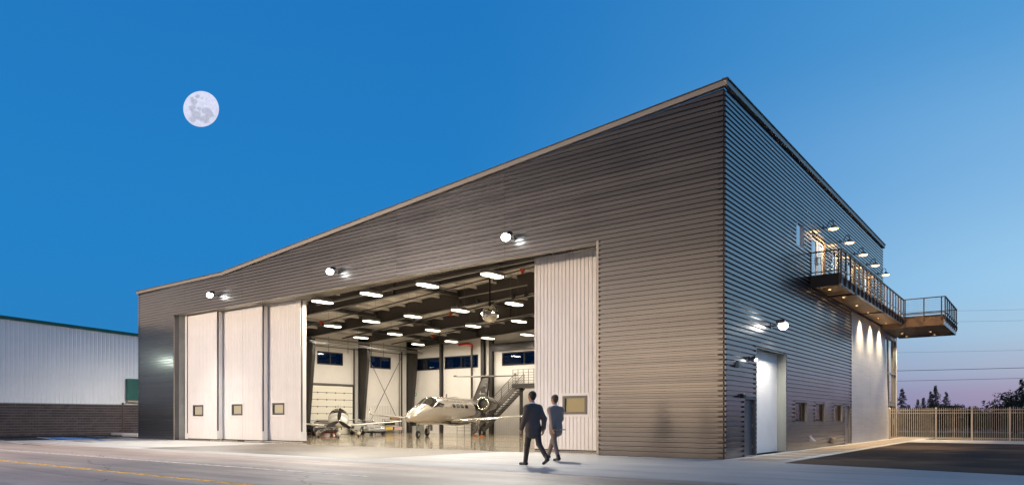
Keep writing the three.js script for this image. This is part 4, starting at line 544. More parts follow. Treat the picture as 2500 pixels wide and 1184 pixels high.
  // landing gear
  { const [ty, hub] = wheelG(0.25, 0.17, 0, 0.25, 5.75); const g = part('nose_gear', merge([rod(V(0, 0.28, 5.75), V(0, 1.3, 5.62), 0.05, 10), rod(V(0, 0.75, 5.70), V(0, 1.25, 5.1), 0.03), rod(V(0.0, 0.26, 5.74), V(0.13, 0.28, 5.74), 0.04), box(0.28, 0.12, 0.12, 0, 1.05, 5.8)]), hubMat, j); part('tyre', ty, M.rubber, g); part('rim', hub, chrome, g); part('nose_intake', rbox(0.34, 0.2, 0.4, 0.05, 0, 0.92, 6.5), M.black, j); }
  for (const s of [1, -1]) { const g = part('main_gear', merge([rod(V(2.0 * s, 0.3, -0.1), V(1.92 * s, 1.15, 0.1), 0.065, 10), rod(V(2.0 * s, 0.34, 0.0), V(1.95 * s, 0.75, 0.38), 0.04), rod(V(1.96 * s, 0.7, 0.0), V(1.2 * s, 1.1, 0.1), 0.035), box(0.14, 0.3, 0.18, 2.0 * s, 0.42, -0.02)]), hubMat, j); const [ty, hub] = wheelG(0.30, 0.22, 2.14 * s, 0.30, -0.1); part('tyre', ty, M.rubber, g); part('rim', hub, chrome, g); part('gear_door', box(0.03, 0.62, 0.34, 1.72 * s, 0.72, 0.05).rotateZ(0), paintNavy, g); }
}
{ const c = thing('wheel_chock', 'small orange chock under the right main wheel of the jet', 'chock', [-24.42, 0.006, -17.35], 0.3); part('wedge', merge([slab([[0, 0], [0.24, 0], [0.16, 0.12], [0.08, 0.12]], 0.3).translate(0.1, 0, 0.35), slab([[0, 0], [0.24, 0], [0.16, 0.12], [0.08, 0.12]], 0.3).translate(-0.5, 0, 0.1)]), mat(0.6, 0.17, 0.03, 0.6), c); }
{ // the propeller plane, facing the door
  const s0 = 0.90, j = thing('propeller_plane', 'small white propeller plane with wheel fairings facing the camera', 'airplane', [-31.0, 0.006, -9.75], Math.atan2(0.78, 0.625)); j.scale.setScalar(s0);
  const white = phys(0.66, 0.63, 0.58, 0.28, 0.05, { clearcoat: 1, clearcoatRoughness: 0.06 }), P = Math.PI;
  const st = [[2.55, 1.22, 0.14, 0.12], [2.5, 1.22, 0.42, 0.28], [2.2, 1.22, 0.60, 0.42], [1.6, 1.24, 0.70, 0.50], [1.0, 1.30, 0.76, 0.58], [0.5, 1.38, 0.78, 0.68], [-0.2, 1.46, 0.76, 0.76], [-1.0, 1.44, 0.66, 0.68], [-1.9, 1.36, 0.36, 0.42], [-3.0, 1.30, 0.18, 0.24], [-3.9, 1.28, 0.07, 0.12]];
  const f = bodyLoft(st, 28, 60), T = f.tOf, fus = part('fuselage', f.geo, white, j);
  for (const s of [1, -1]) { const A = (a) => (s > 0 ? a : P - a); part('windscreen', f.patch([[T(1.05), A(1.55)], [T(0.05), A(1.55)], [T(0.0), A(0.62)], [T(0.72), A(0.42)]], 0.01), darkGlass, fus); part('side_window', f.patch([[T(0.42), A(0.42)], [T(-0.1), A(0.95)], [T(-1.1), A(0.8)], [T(-1.15), A(0.35)]], 0.01), darkGlass, fus); part('cooling_inlet', new THREE.SphereGeometry(0.11, 12, 8).scale(1.3, 0.75, 0.6).translate(0.27 * s, 1.28, 2.44), M.black, fus); }
  part('livery_chevron', f.patch([[T(2.35), P * 1.30], [T(2.35), P * 1.70], [T(0.8), P * 1.93], [T(0.8), P * 1.07]], 0.006), paintDark, fus);
  for (const s of [1, -1]) {
    const w = part('wing', wingGeo([[0.2 * s, 0.86, 0.75, 1.45, 0.20], [2.4 * s, 1.03, 0.62, 1.2, 0.15], [4.75 * s, 1.22, 0.42, 0.85, 0.09], [4.9 * s, 1.25, 0.30, 0.5, 0.03]]), white, j); part('stall_strip', box(0.16, 0.05, 0.5, 0.98 * s, 0.92, 0.55), M.black, w);
    const g = part('main_gear', merge([rod(V(0.45 * s, 0.92, -0.05), V(1.42 * s, 0.33, -0.18), 0.05, 8)]), white, j); part('wheel_fairing', new THREE.SphereGeometry(0.28, 16, 12).scale(0.7, 0.86, 1.6).translate(1.5 * s, 0.30, -0.22), white, g); part('tyre', wheelG(0.19, 0.13, 1.5 * s, 0.19, -0.12)[0], M.rubber, g);
    part('tailplane', wingGeo([[0.05 * s, 1.32, -3.05, 0.85, 0.09], [1.75 * s, 1.36, -3.3, 0.5, 0.05]]), white, j);
  }
  part('tail_fin', wingGeo([[0, 1.35, -2.9, 1.15, 0.11], [0, 2.55, -3.55, 0.62, 0.06]], true), white, j);
  part('antenna', rod(V(0.12, 2.15, -0.5), V(0.16, 2.55, -0.65), 0.015), white, fus);
  const ng = part('nose_gear', merge([rod(V(0, 0.95, 1.8), V(0, 0.3, 1.98), 0.035, 8)]), white, j); part('wheel_fairing', new THREE.SphereGeometry(0.26, 16, 12).scale(0.7, 0.82, 1.9).translate(0, 0.29, 2.0), white, ng); part('tyre', wheelG(0.16, 0.11, 0, 0.16, 2.05)[0], M.rubber, ng);
  const pr = part('propeller', new THREE.LatheGeometry([[0, 0.36], [0.05, 0.31], [0.11, 0.18], [0.14, 0]].map(([a, b]) => new THREE.Vector2(a, b)), 18).rotateX(P / 2).translate(0, 1.25, 2.55), chrome, j);
  for (const a of [-0.12, 2.02, 4.14]) part('blade', skin([[0.08, 0.08, 0.03], [0.35, 0.15, 0.025], [0.7, 0.135, 0.018], [0.92, 0.10, 0.01], [0.98, 0.015, 0.006]].map(([y, w, t]) => Array.from({ length: 8 }, (_, k) => V(Math.cos(-k / 8 * 2 * P) * w, y, Math.sin(-k / 8 * 2 * P) * t))).reverse()).rotateY(0.45).rotateZ(a).translate(0, 1.25, 2.62), M.black, pr);
  part('exhaust_pipe', rod(V(0.2, 0.78, 1.7), V(0.24, 0.62, 1.5), 0.04), M.steelPale, fus);
}
// low sports cars: body lofted over stations, a glass cabin, wheels, lamps
function sportsCar(name, label, pos, turn, paint, accent) {
  const c = thing(name, label, 'car', pos, turn), P = Math.PI;
  const ring = (z, w, y0, y1, e = 3.2) => Array.from({ length: 24 }, (_, k) => { const a = -k / 24 * 2 * P, sg = (v) => Math.sign(v) * Math.abs(v) ** (2 / e); return V(sg(Math.cos(a)) * w, (y0 + y1) / 2 + sg(Math.sin(a)) * (y1 - y0) / 2, z); });
  const body = part('body', skin([[2.18, 0.60, 0.30, 0.50], [2.12, 0.80, 0.20, 0.58], [1.8, 0.92, 0.15, 0.66], [1.3, 0.96, 0.14, 0.80], [0.7, 0.94, 0.14, 0.84], [0.0, 0.93, 0.14, 0.84], [-0.7, 0.95, 0.14, 0.88], [-1.3, 0.98, 0.15, 0.95], [-1.8, 0.95, 0.20, 0.93], [-2.1, 0.86, 0.28, 0.88], [-2.18, 0.70, 0.36, 0.80]].map((r) => ring(...r))), paint, c);
  part('cabin_glass', skin([[0.98, 0.60, 0.72, 0.80], [0.55, 0.68, 0.70, 1.02], [0.15, 0.68, 0.70, 1.14], [-0.4, 0.67, 0.70, 1.16], [-0.95, 0.62, 0.70, 1.08], [-1.5, 0.52, 0.74, 0.96]].map(([z, w, a, b]) => ring(z, w, a, b, 2.6))), darkGlass, c);
  part('roof_panel', skin([[0.2, 0.52, 1.10, 1.158], [-0.2, 0.54, 1.10, 1.185], [-0.7, 0.52, 1.06, 1.16], [-1.15, 0.44, 0.98, 1.085]].map(([z, w, a, b]) => ring(z, w, a, b, 3))), paint, c);
  part('front_grille', merge([rbox(1.05, 0.14, 0.1, 0.04, 0, 0.31, 2.12), rbox(0.34, 0.17, 0.12, 0.04, 0.62, 0.36, 1.98), rbox(0.34, 0.17, 0.12, 0.04, -0.62, 0.36, 1.98)]), M.black, body);
  part('front_splitter', merge([rbox(1.72, 0.05, 0.3, 0.02, 0, 0.17, 2.02), rbox(0.06, 0.05, 1.7, 0.02, 0.95, 0.2, 0), rbox(0.06, 0.05, 1.7, 0.02, -0.95, 0.2, 0)]), accent, body);
  for (const s of [1, -1]) { part('headlight', new THREE.SphereGeometry(0.15, 12, 8).scale(0.8, 0.4, 1.7).rotateY(-0.35 * s).translate(0.70 * s, 0.62, 1.74), phys(0.7, 0.7, 0.68, 0.08, 0.2, { clearcoat: 1 }), body); part('side_mirror', rbox(0.16, 0.1, 0.12, 0.03, 0.98 * s, 0.92, 0.55), paint, body); part('side_intake', rbox(0.06, 0.24, 0.4, 0.02, 0.95 * s, 0.6, -0.8), M.black, body);
    for (const z of [1.3, -1.3]) { const [ty, hub] = wheelG(0.34, 0.25, 0.86 * s, 0.34, z); const w = part('wheel', ty, M.rubber, c); part('rim', hub, hubMat, w); const sp = []; for (let k = 0; k < 5; k++) sp.push(box(0.03, 0.24, 0.05, 0.96 * s, 0.12, 0).rotateX(k / 5 * 2 * P).translate(0, 0.34, z)); part('spokes', merge(sp), chrome, w); } }
  return c;
}
sportsCar('sports_car', 'dark sports car with red lower trim behind the propeller plane', [-36.9, 0.006, -13.0], Math.atan2(0.85, 0.5), phys(0.035, 0.022, 0.022, 0.25, 0.3, { clearcoat: 1 }), mat(0.55, 0.02, 0.02, 0.4));
sportsCar('sports_car', 'pale silver sports car right of the propeller plane', [-36.3, 0.006, -17.0], Math.atan2(0.93, 0.35), phys(0.52, 0.55, 0.58, 0.25, 0.7, { clearcoat: 1 }), M.black);
{ // clutter by the corner column: cart, cabinet, bins
  const cart = thing('tool_cart', 'black wheeled tool cart with red drawers by the corner column', 'tool cart', [-37.7, 0.006, -19.6], 0.9);
  part('frame', merge([rbox(0.9, 0.06, 0.5, 0.02, 0, 0.9, 0), rbox(0.86, 0.5, 0.46, 0.02, 0, 0.45, 0)]), M.black, cart); for (const y of [0.3, 0.46, 0.62]) part('drawer', rbox(0.8, 0.13, 0.04, 0.01, 0, y, 0.24), M.red, cart); for (const x of [-0.36, 0.36]) for (const z of [-0.18, 0.18]) part('caster', cyl(0.07, 0.07, 0.05, 10).rotateZ(Math.PI / 2).translate(x, 0.075, z), M.rubber, cart); part('push_handle', tube([V(0.45, 0.88, -0.2), V(0.6, 1.0, -0.2), V(0.6, 1.0, 0.2), V(0.45, 0.88, 0.2)], 0.02), chrome, cart);
  const shelf = thing('storage_rack', 'low metal rack with boxes against the left wall', 'rack', [-37.9, 0.006, -21.4], 1.2);
  part('rack_frame', merge([...[-0.9, 0.9].flatMap((x) => [-0.25, 0.25].map((z) => span(x - 0.02, x + 0.02, 0, 1.25, z - 0.02, z + 0.02))), ...[0.25, 0.7, 1.18].map((y) => span(-0.9, 0.9, y, y + 0.03, -0.26, 0.26))]), M.galv, shelf);
  const B = (n, l, x, y, w, h, m, z = 0) => { const p = V(x, y, z).applyAxisAngle(V(0, 1, 0), 1.2); const t = thing(n, l, 'box', [-37.9 + p.x, 0.006 + p.y, -21.4 + p.z], 1.2); part('carton', rbox(w, h, 0.4, 0.015, 0, h / 2, 0), m, t); part('lid', rbox(w + 0.02, 0.05, 0.42, 0.01, 0, h + 0.02, 0), m, t); };
  B('storage_box', 'brown box on top of the metal rack', 0.1, 1.21, 0.7, 0.24, mat(0.28, 0.17, 0.08, 0.8)); B('storage_box', 'yellow box on the lower shelf of the metal rack', -0.45, 0.28, 0.6, 0.26, mat(0.62, 0.42, 0.04, 0.6)); B('storage_box', 'pink and white box on the lower shelf of the metal rack', 0.4, 0.28, 0.7, 0.24, mat(0.62, 0.42, 0.4, 0.6)); B('storage_box', 'black box on the middle shelf of the metal rack', -0.3, 0.73, 0.8, 0.3, M.black);
}
// ---------------------------------------------------------------- two people walking
function smin(a, b, k) { const h = Math.max(k - Math.abs(a - b), 0) / k; return Math.min(a, b) - h * h * k * 0.25; }
// bones: [ax,ay,az, ra, bx,by,bz, rb, blend, flat x, flat z]; field meshed over a cube
function fieldMesh(bones, centre, half, res) {
  const mc = new MarchingCubes(res, new THREE.MeshStandardMaterial(), true, false, 160000), n = res; mc.isolation = 0; mc.reset();
  for (let iz = 0; iz < n; iz++) for (let iy = 0; iy < n; iy++) for (let ix = 0; ix < n; ix++) {
    const x = centre.x + (ix - n / 2) / (n / 2) * half, y = centre.y + (iy - n / 2) / (n / 2) * half, z = centre.z + (iz - n / 2) / (n / 2) * half;
    let d = 1e3; for (const b of bones) { const fx = b[9] || 1, fz = b[10] || 1, px = (x - b[0]) / fx, py = y - b[1], pz = (z - b[2]) / fz, vx = (b[4] - b[0]) / fx, vy = b[5] - b[1], vz = (b[6] - b[2]) / fz, l = vx * vx + vy * vy + vz * vz || 1e-9, t = Math.max(0, Math.min(1, (px * vx + py * vy + pz * vz) / l)), ex = px - vx * t, ey = py - vy * t, ez = pz - vz * t; d = smin(d, Math.sqrt(ex * ex + ey * ey + ez * ez) - (b[3] + (b[7] - b[3]) * t), b[8]); }
    mc.field[ix + iy * n + iz * n * n] = -d;
  }
  mc.update(); const c = mc.count, g = new THREE.BufferGeometry(), pos = new Float32Array(mc.positionArray.slice(0, c * 3)), nor = new Float32Array(mc.normalArray.slice(0, c * 3));
  for (let i = 0; i < c; i++) { pos[i * 3] = pos[i * 3] * half + centre.x; pos[i * 3 + 1] = pos[i * 3 + 1] * half + centre.y; pos[i * 3 + 2] = pos[i * 3 + 2] * half + centre.z; }
  g.setAttribute('position', new THREE.BufferAttribute(pos, 3)); g.setAttribute('normal', new THREE.BufferAttribute(nor, 3)); return g;
}
// pose in metres for a 1.78 m figure, facing +z, its left at +x
function person(label, pos, turn, height, col, pose) {
  const o = thing('person', label, 'person', pos, turn); o.scale.setScalar(height / 1.78);
  const B = (a, ra, b, rb, k = 0.05, fx, fz) => [...a, ra, ...b, rb, k, fx, fz];
  const { hipL, kneeL, ankL, toeL, hipR, kneeR, ankR, toeR, shL, elL, wrL, shR, elR, wrR, head } = pose;
  const legs = [B(hipL, 0.098, kneeL, 0.068), B(kneeL, 0.066, ankL, 0.052, 0.03), B(hipR, 0.098, kneeR, 0.068), B(kneeR, 0.066, ankR, 0.052, 0.03)];
  const torso = [B([0, 0.88, 0], 0.115, [0, 1.05, 0.0], 0.112, 0.08, 1.38, 0.95), B([0, 1.05, 0], 0.108, [0, 1.34, 0.02], 0.128, 0.08, 1.42, 0.95), B(shL, 0.072, shR, 0.072, 0.09), B([0.1, 0.86, -0.01], 0.10, [-0.1, 0.86, -0.01], 0.10, 0.06)];
  const arms = [B(shL, 0.068, elL, 0.054), B(elL, 0.053, wrL, 0.042, 0.03), B(shR, 0.068, elR, 0.054), B(elR, 0.053, wrR, 0.042, 0.03)];
  const neck = [B([0, 1.42, 0.02], 0.062, [0, 1.54, 0.035], 0.056, 0.04)];
  const skirt = [B([0.045, 0.90, -0.005], 0.125, [0.05, 0.78, -0.01], 0.128, 0.05, 1.15, 0.95), B([-0.045, 0.90, -0.005], 0.125, [-0.05, 0.78, -0.01], 0.128, 0.05, 1.15, 0.95)];
  // hands: palm, four fingers, a thumb, lightly curled
  const hand = (wr, el, side) => { const w = V(...wr), d = w.clone().sub(V(...el)).normalize(), f = V(0, 0, 1).sub(d.clone().multiplyScalar(d.z)).normalize(), s = d.clone().cross(f).multiplyScalar(side), at = (l, a, i) => { const q = w.clone().addScaledVector(d, l).addScaledVector(f, a).addScaledVector(s, i); return [q.x, q.y, q.z]; }; const r = [B(at(-0.02, 0, 0), 0.030, at(0.075, 0, 0), 0.026, 0.02, 1, 1), B(at(0.02, 0.025, 0), 0.018, at(0.08, 0.028, 0), 0.016, 0.02), B(at(0.02, -0.025, 0), 0.018, at(0.08, -0.026, 0), 0.016, 0.02)]; [[0.03, 0.075], [0.011, 0.085], [-0.009, 0.08], [-0.028, 0.062]].forEach(([a, l]) => { r.push(B(at(0.085, a, 0), 0.0095, at(0.085 + l * 0.55, a, 0.008), 0.009, 0.008), B(at(0.085 + l * 0.55, a, 0.008), 0.009, at(0.085 + l, a * 0.9, 0.03), 0.008, 0.006)); }); r.push(B(at(0.02, 0.035, 0.0), 0.012, at(0.06, 0.058, 0.012), 0.0105, 0.012), B(at(0.06, 0.058, 0.012), 0.0105, at(0.095, 0.055, 0.025), 0.009, 0.006)); return r; };
  const hx = head[0], hy = head[1], hz = head[2];
  const skull = [B([hx, hy + 0.035, hz - 0.018], 0.090, [hx, hy + 0.03, hz + 0.012], 0.087, 0.04, 0.90, 1.04), B([hx, hy - 0.03, hz + 0.03], 0.064, [hx, hy - 0.075, hz + 0.048], 0.046, 0.05), B([hx, hy + 0.02, hz + 0.092], 0.010, [hx, hy - 0.022, hz + 0.112], 0.015, 0.02), B([hx - 0.03, hy + 0.03, hz + 0.08], 0.014, [hx + 0.03, hy + 0.03, hz + 0.08], 0.014, 0.02), B([hx, hy - 0.052, hz + 0.088], 0.012, [hx, hy - 0.050, hz + 0.09], 0.012, 0.02), ...[1, -1].map((s) => B([hx + 0.085 * s, hy + 0.015, hz - 0.005], 0.016, [hx + 0.088 * s, hy - 0.02, hz + 0.002], 0.012, 0.01, 0.6)), ...neck];
  const parts = [fieldMesh([...torso, ...arms, ...legs, ...neck], V(0, 0.80, 0), 0.86, 112)];
  const paintBy = (g, fn) => { const p = g.attributes.position, c = new Float32Array(p.count * 3); for (let i = 0; i < p.count; i++) c.set(fn(p.getX(i), p.getY(i), p.getZ(i)), i * 3); g.setAttribute('color', new THREE.BufferAttribute(c, 3)); return g; };
  const segD = (b, x, y, z) => { const vx = b[4] - b[0], vy = b[5] - b[1], vz = b[6] - b[2], t = Math.max(0, Math.min(1, ((x - b[0]) * vx + (y - b[1]) * vy + (z - b[2]) * vz) / (vx * vx + vy * vy + vz * vz))); return Math.hypot(x - b[0] - vx * t, y - b[1] - vy * t, z - b[2] - vz * t) - b[3]; };
  const near = (l, x, y, z) => Math.min(...l.map((b) => segD(b, x, y, z)));
  paintBy(parts[0], (x, y, z) => (y > 1.47 && Math.abs(x) < 0.1 ? col.skin : near(legs, x, y, z) < Math.min(near(torso, x, y, z), near(arms, x, y, z)) - 0.005 || y < 0.80 ? col.trousers : col.jacket));
  parts.push(paintBy(fieldMesh(skull, V(hx, hy - 0.01, hz), 0.19, 64), () => col.skin), paintBy(fieldMesh(hand(wrL, elL, 1), V(...wrL).addScaledVector(V(...wrL).sub(V(...elL)).normalize(), 0.08), 0.14, 56), () => col.skin), paintBy(fieldMesh(hand(wrR, elR, -1), V(...wrR).addScaledVector(V(...wrR).sub(V(...elR)).normalize(), 0.08), 0.14, 56), () => col.skin));
  const cloth = new THREE.MeshStandardMaterial({ vertexColors: true, roughness: 0.75 });
  const body = part('body', merge(parts), cloth, o);
  part('jacket', fieldMesh([...skirt, B([0, 0.98, 0], 0.13, [0, 1.36, 0.015], 0.138, 0.08, 1.42, 0.98), B(shL, 0.085, shR, 0.085, 0.09), B(shL, 0.082, elL, 0.066), B(elL, 0.064, wrL, 0.056, 0.03), B(shR, 0.082, elR, 0.066), B(elR, 0.064, wrR, 0.056, 0.03)], V(0, 1.12, 0), 0.56, 84), new THREE.MeshStandardMaterial({ color: new THREE.Color().setRGB(...col.jacket), roughness: 0.7, bumpMap: fineBump, bumpScale: 0.001 }), o);
  part('shirt_collar', fieldMesh([B([0, 1.455, 0.015], 0.070, [0, 1.485, 0.022], 0.066, 0.02, 1.08, 1.05)], V(0, 1.47, 0.02), 0.14, 30), mat(0.72, 0.72, 0.74, 0.7), o);
  part('hair', fieldMesh([B([hx, hy + 0.055, hz - 0.03], 0.094, [hx, hy + 0.05, hz + 0.0], 0.090, 0.03, 0.92, 1.04), B([hx, hy + 0.0, hz - 0.055], 0.070, [hx, hy - 0.03, hz - 0.055], 0.058, 0.04, 1.02, 0.8)], V(hx, hy + 0.03, hz - 0.02), 0.18, 48), mat(...col.hair, 0.6), o);
  const shoe = (an, to) => { const a = V(...an), t = V(...to), d = t.clone().sub(a); const heel = a.clone().addScaledVector(d, -0.22); heel.y = Math.min(a.y - 0.035, heel.y); return fieldMesh([B([a.x, a.y - 0.005, a.z], 0.052, [a.x, a.y + 0.04, a.z], 0.052, 0.03), B([heel.x, heel.y, heel.z], 0.040, [t.x, t.y, t.z], 0.036, 0.04, 1.12, 1)], a.clone().lerp(t, 0.4), 0.22, 48); };
  part('shoe', shoe(ankL, toeL), mat(0.012, 0.011, 0.011, 0.3), o); part('shoe', shoe(ankR, toeR), mat(0.012, 0.011, 0.011, 0.3), o);
  return o;
}
const heading = (x, z) => Math.atan2(x, z);
person('person in a dark navy suit with black hair, nearer of the two walkers', [-3.05, 0, 6.22], heading(-0.93, -0.36), 2.04, { jacket: [0.072, 0.060, 0.056], trousers: [0.034, 0.029, 0.027], skin: [0.42, 0.22, 0.14], hair: [0.012, 0.01, 0.01] },
  { hipL: [0.09, 0.90, 0.0], kneeL: [0.10, 0.50, 0.10], ankL: [0.09, 0.085, 0.20], toeL: [0.10, 0.040, 0.40], hipR: [-0.09, 0.90, -0.02], kneeR: [-0.09, 0.53, -0.12], ankR: [-0.09, 0.20, -0.46], toeR: [-0.09, 0.075, -0.32], shL: [0.165, 1.375, 0.0], elL: [0.22, 1.11, 0.04], wrL: [0.20, 0.90, 0.20], shR: [-0.165, 1.375, 0.0], elR: [-0.225, 1.12, -0.15], wrR: [-0.21, 0.90, -0.14], head: [0, 1.655, 0.05] });
person('person in a grey brown suit with short brown hair carrying a folder, farther walker', [-3.85, 0, 3.9], heading(-0.94, -0.34), 2.02, { jacket: [0.24, 0.19, 0.168], trousers: [0.18, 0.14, 0.122], skin: [0.46, 0.26, 0.18], hair: [0.06, 0.035, 0.022] },
  { hipL: [0.09, 0.90, -0.02], kneeL: [0.10, 0.50, -0.08], ankL: [0.10, 0.105, -0.26], toeL: [0.10, 0.040, -0.08], hipR: [-0.09, 0.90, 0.02], kneeR: [-0.09, 0.53, 0.26], ankR: [-0.09, 0.12, 0.46], toeR: [-0.09, 0.10, 0.66], shL: [0.165, 1.375, 0.0], elL: [0.22, 1.12, -0.13], wrL: [0.21, 0.90, -0.16], shR: [-0.165, 1.375, 0.0], elR: [-0.23, 1.14, 0.05], wrR: [-0.22, 0.92, 0.2], head: [0, 1.655, 0.05] });
{ const f = thing('folder', 'thin black folder held flat at the farther walker\'s side', 'folder', [-3.52, 0.97, 4.22], heading(-0.94, -0.34)); part('cover', rbox(0.25, 0.03, 0.38, 0.006, 0, -0.0, 0), M.black, f); part('pages', box(0.23, 0.016, 0.385, 0, 0, 0.0), mat(0.6, 0.6, 0.6, 0.8), f); }
// ---------------------------------------------------------------- neighbours, fence, trees, wires, moon
{ // metal building at the left: white ribbed wall, green trim, block base
  const n = thing('neighbour_building', 'white ribbed metal building with green roof trim and a dark block base', 'building'), X = -52;
  const topY = (z) => 8.35 + (z + 2) * 0.043;
  const ribs = []; for (let z = -14; z < 16; z += 0.30) { ribs.push(slab([[0, 0], [0.11, 0], [0.085, 0.032], [0.025, 0.032]], topY(z) - 2.44 - 0.1).rotateX(-Math.PI / 2).rotateY(-Math.PI / 2).translate(X - 0.005, 2.44, z)); }
  const white = mat(0.78, 0.765, 0.755, 0.5, 0.0, { map: grainSoft });
  part('wall', metres(merge([slab([[-16, 2.44], [14, 2.44], [14, topY(-14)], [-16, topY(16)]], 0.2).rotateY(Math.PI / 2).translate(X - 0.2, 0, 0)])), white, n); part('wall_ribs', merge(ribs), white, n);
  const green = mat(0.004, 0.085, 0.068, 0.4, 0.2);
  part('roof_trim', merge([bar(V(X + 0.06, topY(16) + 0.02, 16), V(X + 0.06, topY(-14) + 0.02, -14), 0.2, 0.24)]), green, n, 'dark green roof trim');
  part('roof', bar(V(X - 4, topY(16) - 0.05, 16), V(X - 4, topY(-14) - 0.05, -14), 7.7, 0.2), green, n);
  part('base_sill', span(X - 0.1, X + 0.13, 2.40, 2.46, -14, 16), mat(0.30, 0.28, 0.26, 0.7), n);
  const cw = part('base_wall', span(X - 0.2, X + 0.075, 0, 2.4, -14, 16), mat(0.30, 0.27, 0.25, 0.9), n, 'dark block base wall with pale mortar');
  reseed(77); const tones = [0, 1, 2, 3].map((k) => mat(0.062 + k * 0.012, 0.046 + k * 0.009, 0.046 + k * 0.008, 0.85, 0, { map: grain })), blk = [new THREE.BoxGeometry(0.04, 0.182, 0.382), new THREE.BoxGeometry(0.04, 0.182, 0.18)];
  const rest = []; let made = 0;
  for (let r = 0; r < 12; r++) for (let k = 0; k < 60; k++) { const z = 14 - k * 0.4 - (r % 2 ? 0.2 : 0), y = 0.1 + r * 0.2, vis = z < 4.3 && z > -6.2; if (vis && made < 300) { const m = part('block', blk[0], tones[Math.floor(rnd(0, 4))], cw); m.position.set(X + 0.08 + rnd(0, 0.006), y, z); made++; } else if (z > -9 && z < 8) rest.push(new THREE.BoxGeometry(0.04, 0.182, 0.382).translate(X + 0.082, y, z)); }
  part('more_blocks', merge(rest), tones[1], cw).userData.kind = 'stuff';
  const av = part('green_panel', merge([span(X + 0.05, X + 0.5, 2.78, 4.55, -9, -4.95)]), green, n, 'dark green box canopy'); const pr = []; for (let z = -8.9; z < -5; z += 0.3) pr.push(span(X + 0.5, X + 0.53, 2.8, 4.53, z, z + 0.06)); part('panel_ribs', merge(pr), green, av); part('canopy_soffit', span(X + 0.1, X + 0.5, 2.62, 2.77, -9, -4.97), mat(0.40, 0.28, 0.18, 0.6), av);
  part('downspout', rod(V(X + 0.12, 0, -4.7), V(X + 0.12, 2.6, -4.7), 0.07, 8), mat(0.07, 0.035, 0.03, 0.5), n);
}
{ // picket fence beyond the yard, one gate leaf in it
  const steel = mat(0.46, 0.40, 0.31, 0.45, 0.15), Z = -28;
  const fence = thing('picket_fence', 'tall pale metal picket fence at the end of the yard', 'fence'), gate = thing('fence_gate', 'metal picket gate between two thick fence posts', 'gate');
  const pk = merge([box(0.026, 1.86, 0.026, 0, 0.97, 0), new THREE.ConeGeometry(0.02, 0.07, 4).translate(0, 1.935, 0)]);
  for (const x of [0.25, 2.77, 4.62, 6.47, 8.8, 11.1, 13.4]) part('post', merge([span(x - 0.055, x + 0.055, 0, 1.93, Z - 0.055, Z + 0.055), cyl(0.02, 0.09, 0.06, 4).rotateY(Math.PI / 4).translate(x, 1.96, Z)]), steel, fence);
  const run = (t, x0, x1, step, w) => { for (const y of [0.13, 1.62, 1.80]) part('rail', span(x0, x1, y, y + 0.04, Z - 0.02, Z + 0.02), steel, t); for (let x = x0 + step; x < x1 - step * 0.4; x += step) { const m = part('picket', pk, steel, t); m.position.set(x, 0, Z + 0.034); m.scale.x = w; } };
  run(fence, 0.305, 2.715, 0.105, 1.5); run(gate, 2.84, 4.55, 0.112, 1); run(fence, 4.675, 6.415, 0.105, 0.9); run(fence, 6.525, 8.745, 0.105, 0.9); run(fence, 8.855, 11.045, 0.105, 0.9);
  part('gate_stile', merge([span(3.70, 3.74, 0.06, 1.86, Z - 0.02, Z + 0.02), span(2.84, 4.55, 0.06, 0.12, Z - 0.025, Z + 0.05)]), steel, gate);
}
// trees beyond the fence; u: place across the picture, d: metres ahead
const ahead = (u, d, y = 0) => { const a = (u - 1250) / 1733; return V(CAM.x + d * (a * 0.7967 - 0.6043), y, CAM.z + d * (-a * 0.6043 - 0.7967)); };
const barkM = mat(0.045, 0.035, 0.028, 0.9), fir = [mat(0.016, 0.026, 0.017, 0.9), mat(0.020, 0.030, 0.019, 0.9)], leafM = [mat(0.036, 0.047, 0.020, 0.9), mat(0.028, 0.040, 0.019, 0.9), mat(0.040, 0.036, 0.018, 0.9)];
function conifer(label, u, d, h, w, seed) {
  reseed(seed); const t = thing('conifer_tree', label, 'tree', ahead(u, d).toArray(), 0, 'conifers beyond the fence'), pos = [];
  part('trunk', cyl(0.03, h * 0.018, h, 8, 0, h / 2, 0), barkM, t);
  const nb = Math.round(h * 26);
  for (let i = 0; i < nb; i++) { const f = (i + rnd()) / nb, y = h * (0.06 + 0.93 * f), len = w * 1.55 * (1 - f) ** 0.92 * rnd(0.5, 1.12) * (0.82 + 0.18 * Math.sin(f * 34)) + 0.06, a = rnd(0, 6.283), droop = rnd(0.12, 0.4);
    const n = 4 + Math.round(len * 9); for (let k = 0; k < n; k++) { const r = len * (k + 0.6) / n, cy = y - r * droop + rnd(-0.1, 0.1), cx = Math.cos(a) * r, cz = Math.sin(a) * r, s = rnd(0.10, 0.24) * (1.1 - 0.4 * k / n) * (0.5 + h / 18); for (let q = 0; q < 3; q++) { const b = a + rnd(-1.4, 1.4), e = rnd(-0.5, 0.25); pos.push(cx, cy, cz, cx + Math.cos(b) * s, cy + e * s, cz + Math.sin(b) * s, cx + Math.cos(b + 0.5) * s * 0.75, cy + (e - 0.35) * s, cz + Math.sin(b + 0.5) * s * 0.75); } } }
  const g = new THREE.BufferGeometry(); g.setAttribute('position', new THREE.Float32BufferAttribute(pos, 3)); g.computeVertexNormals(); part('crown', g, fir[seed % 2], t); return t;
}
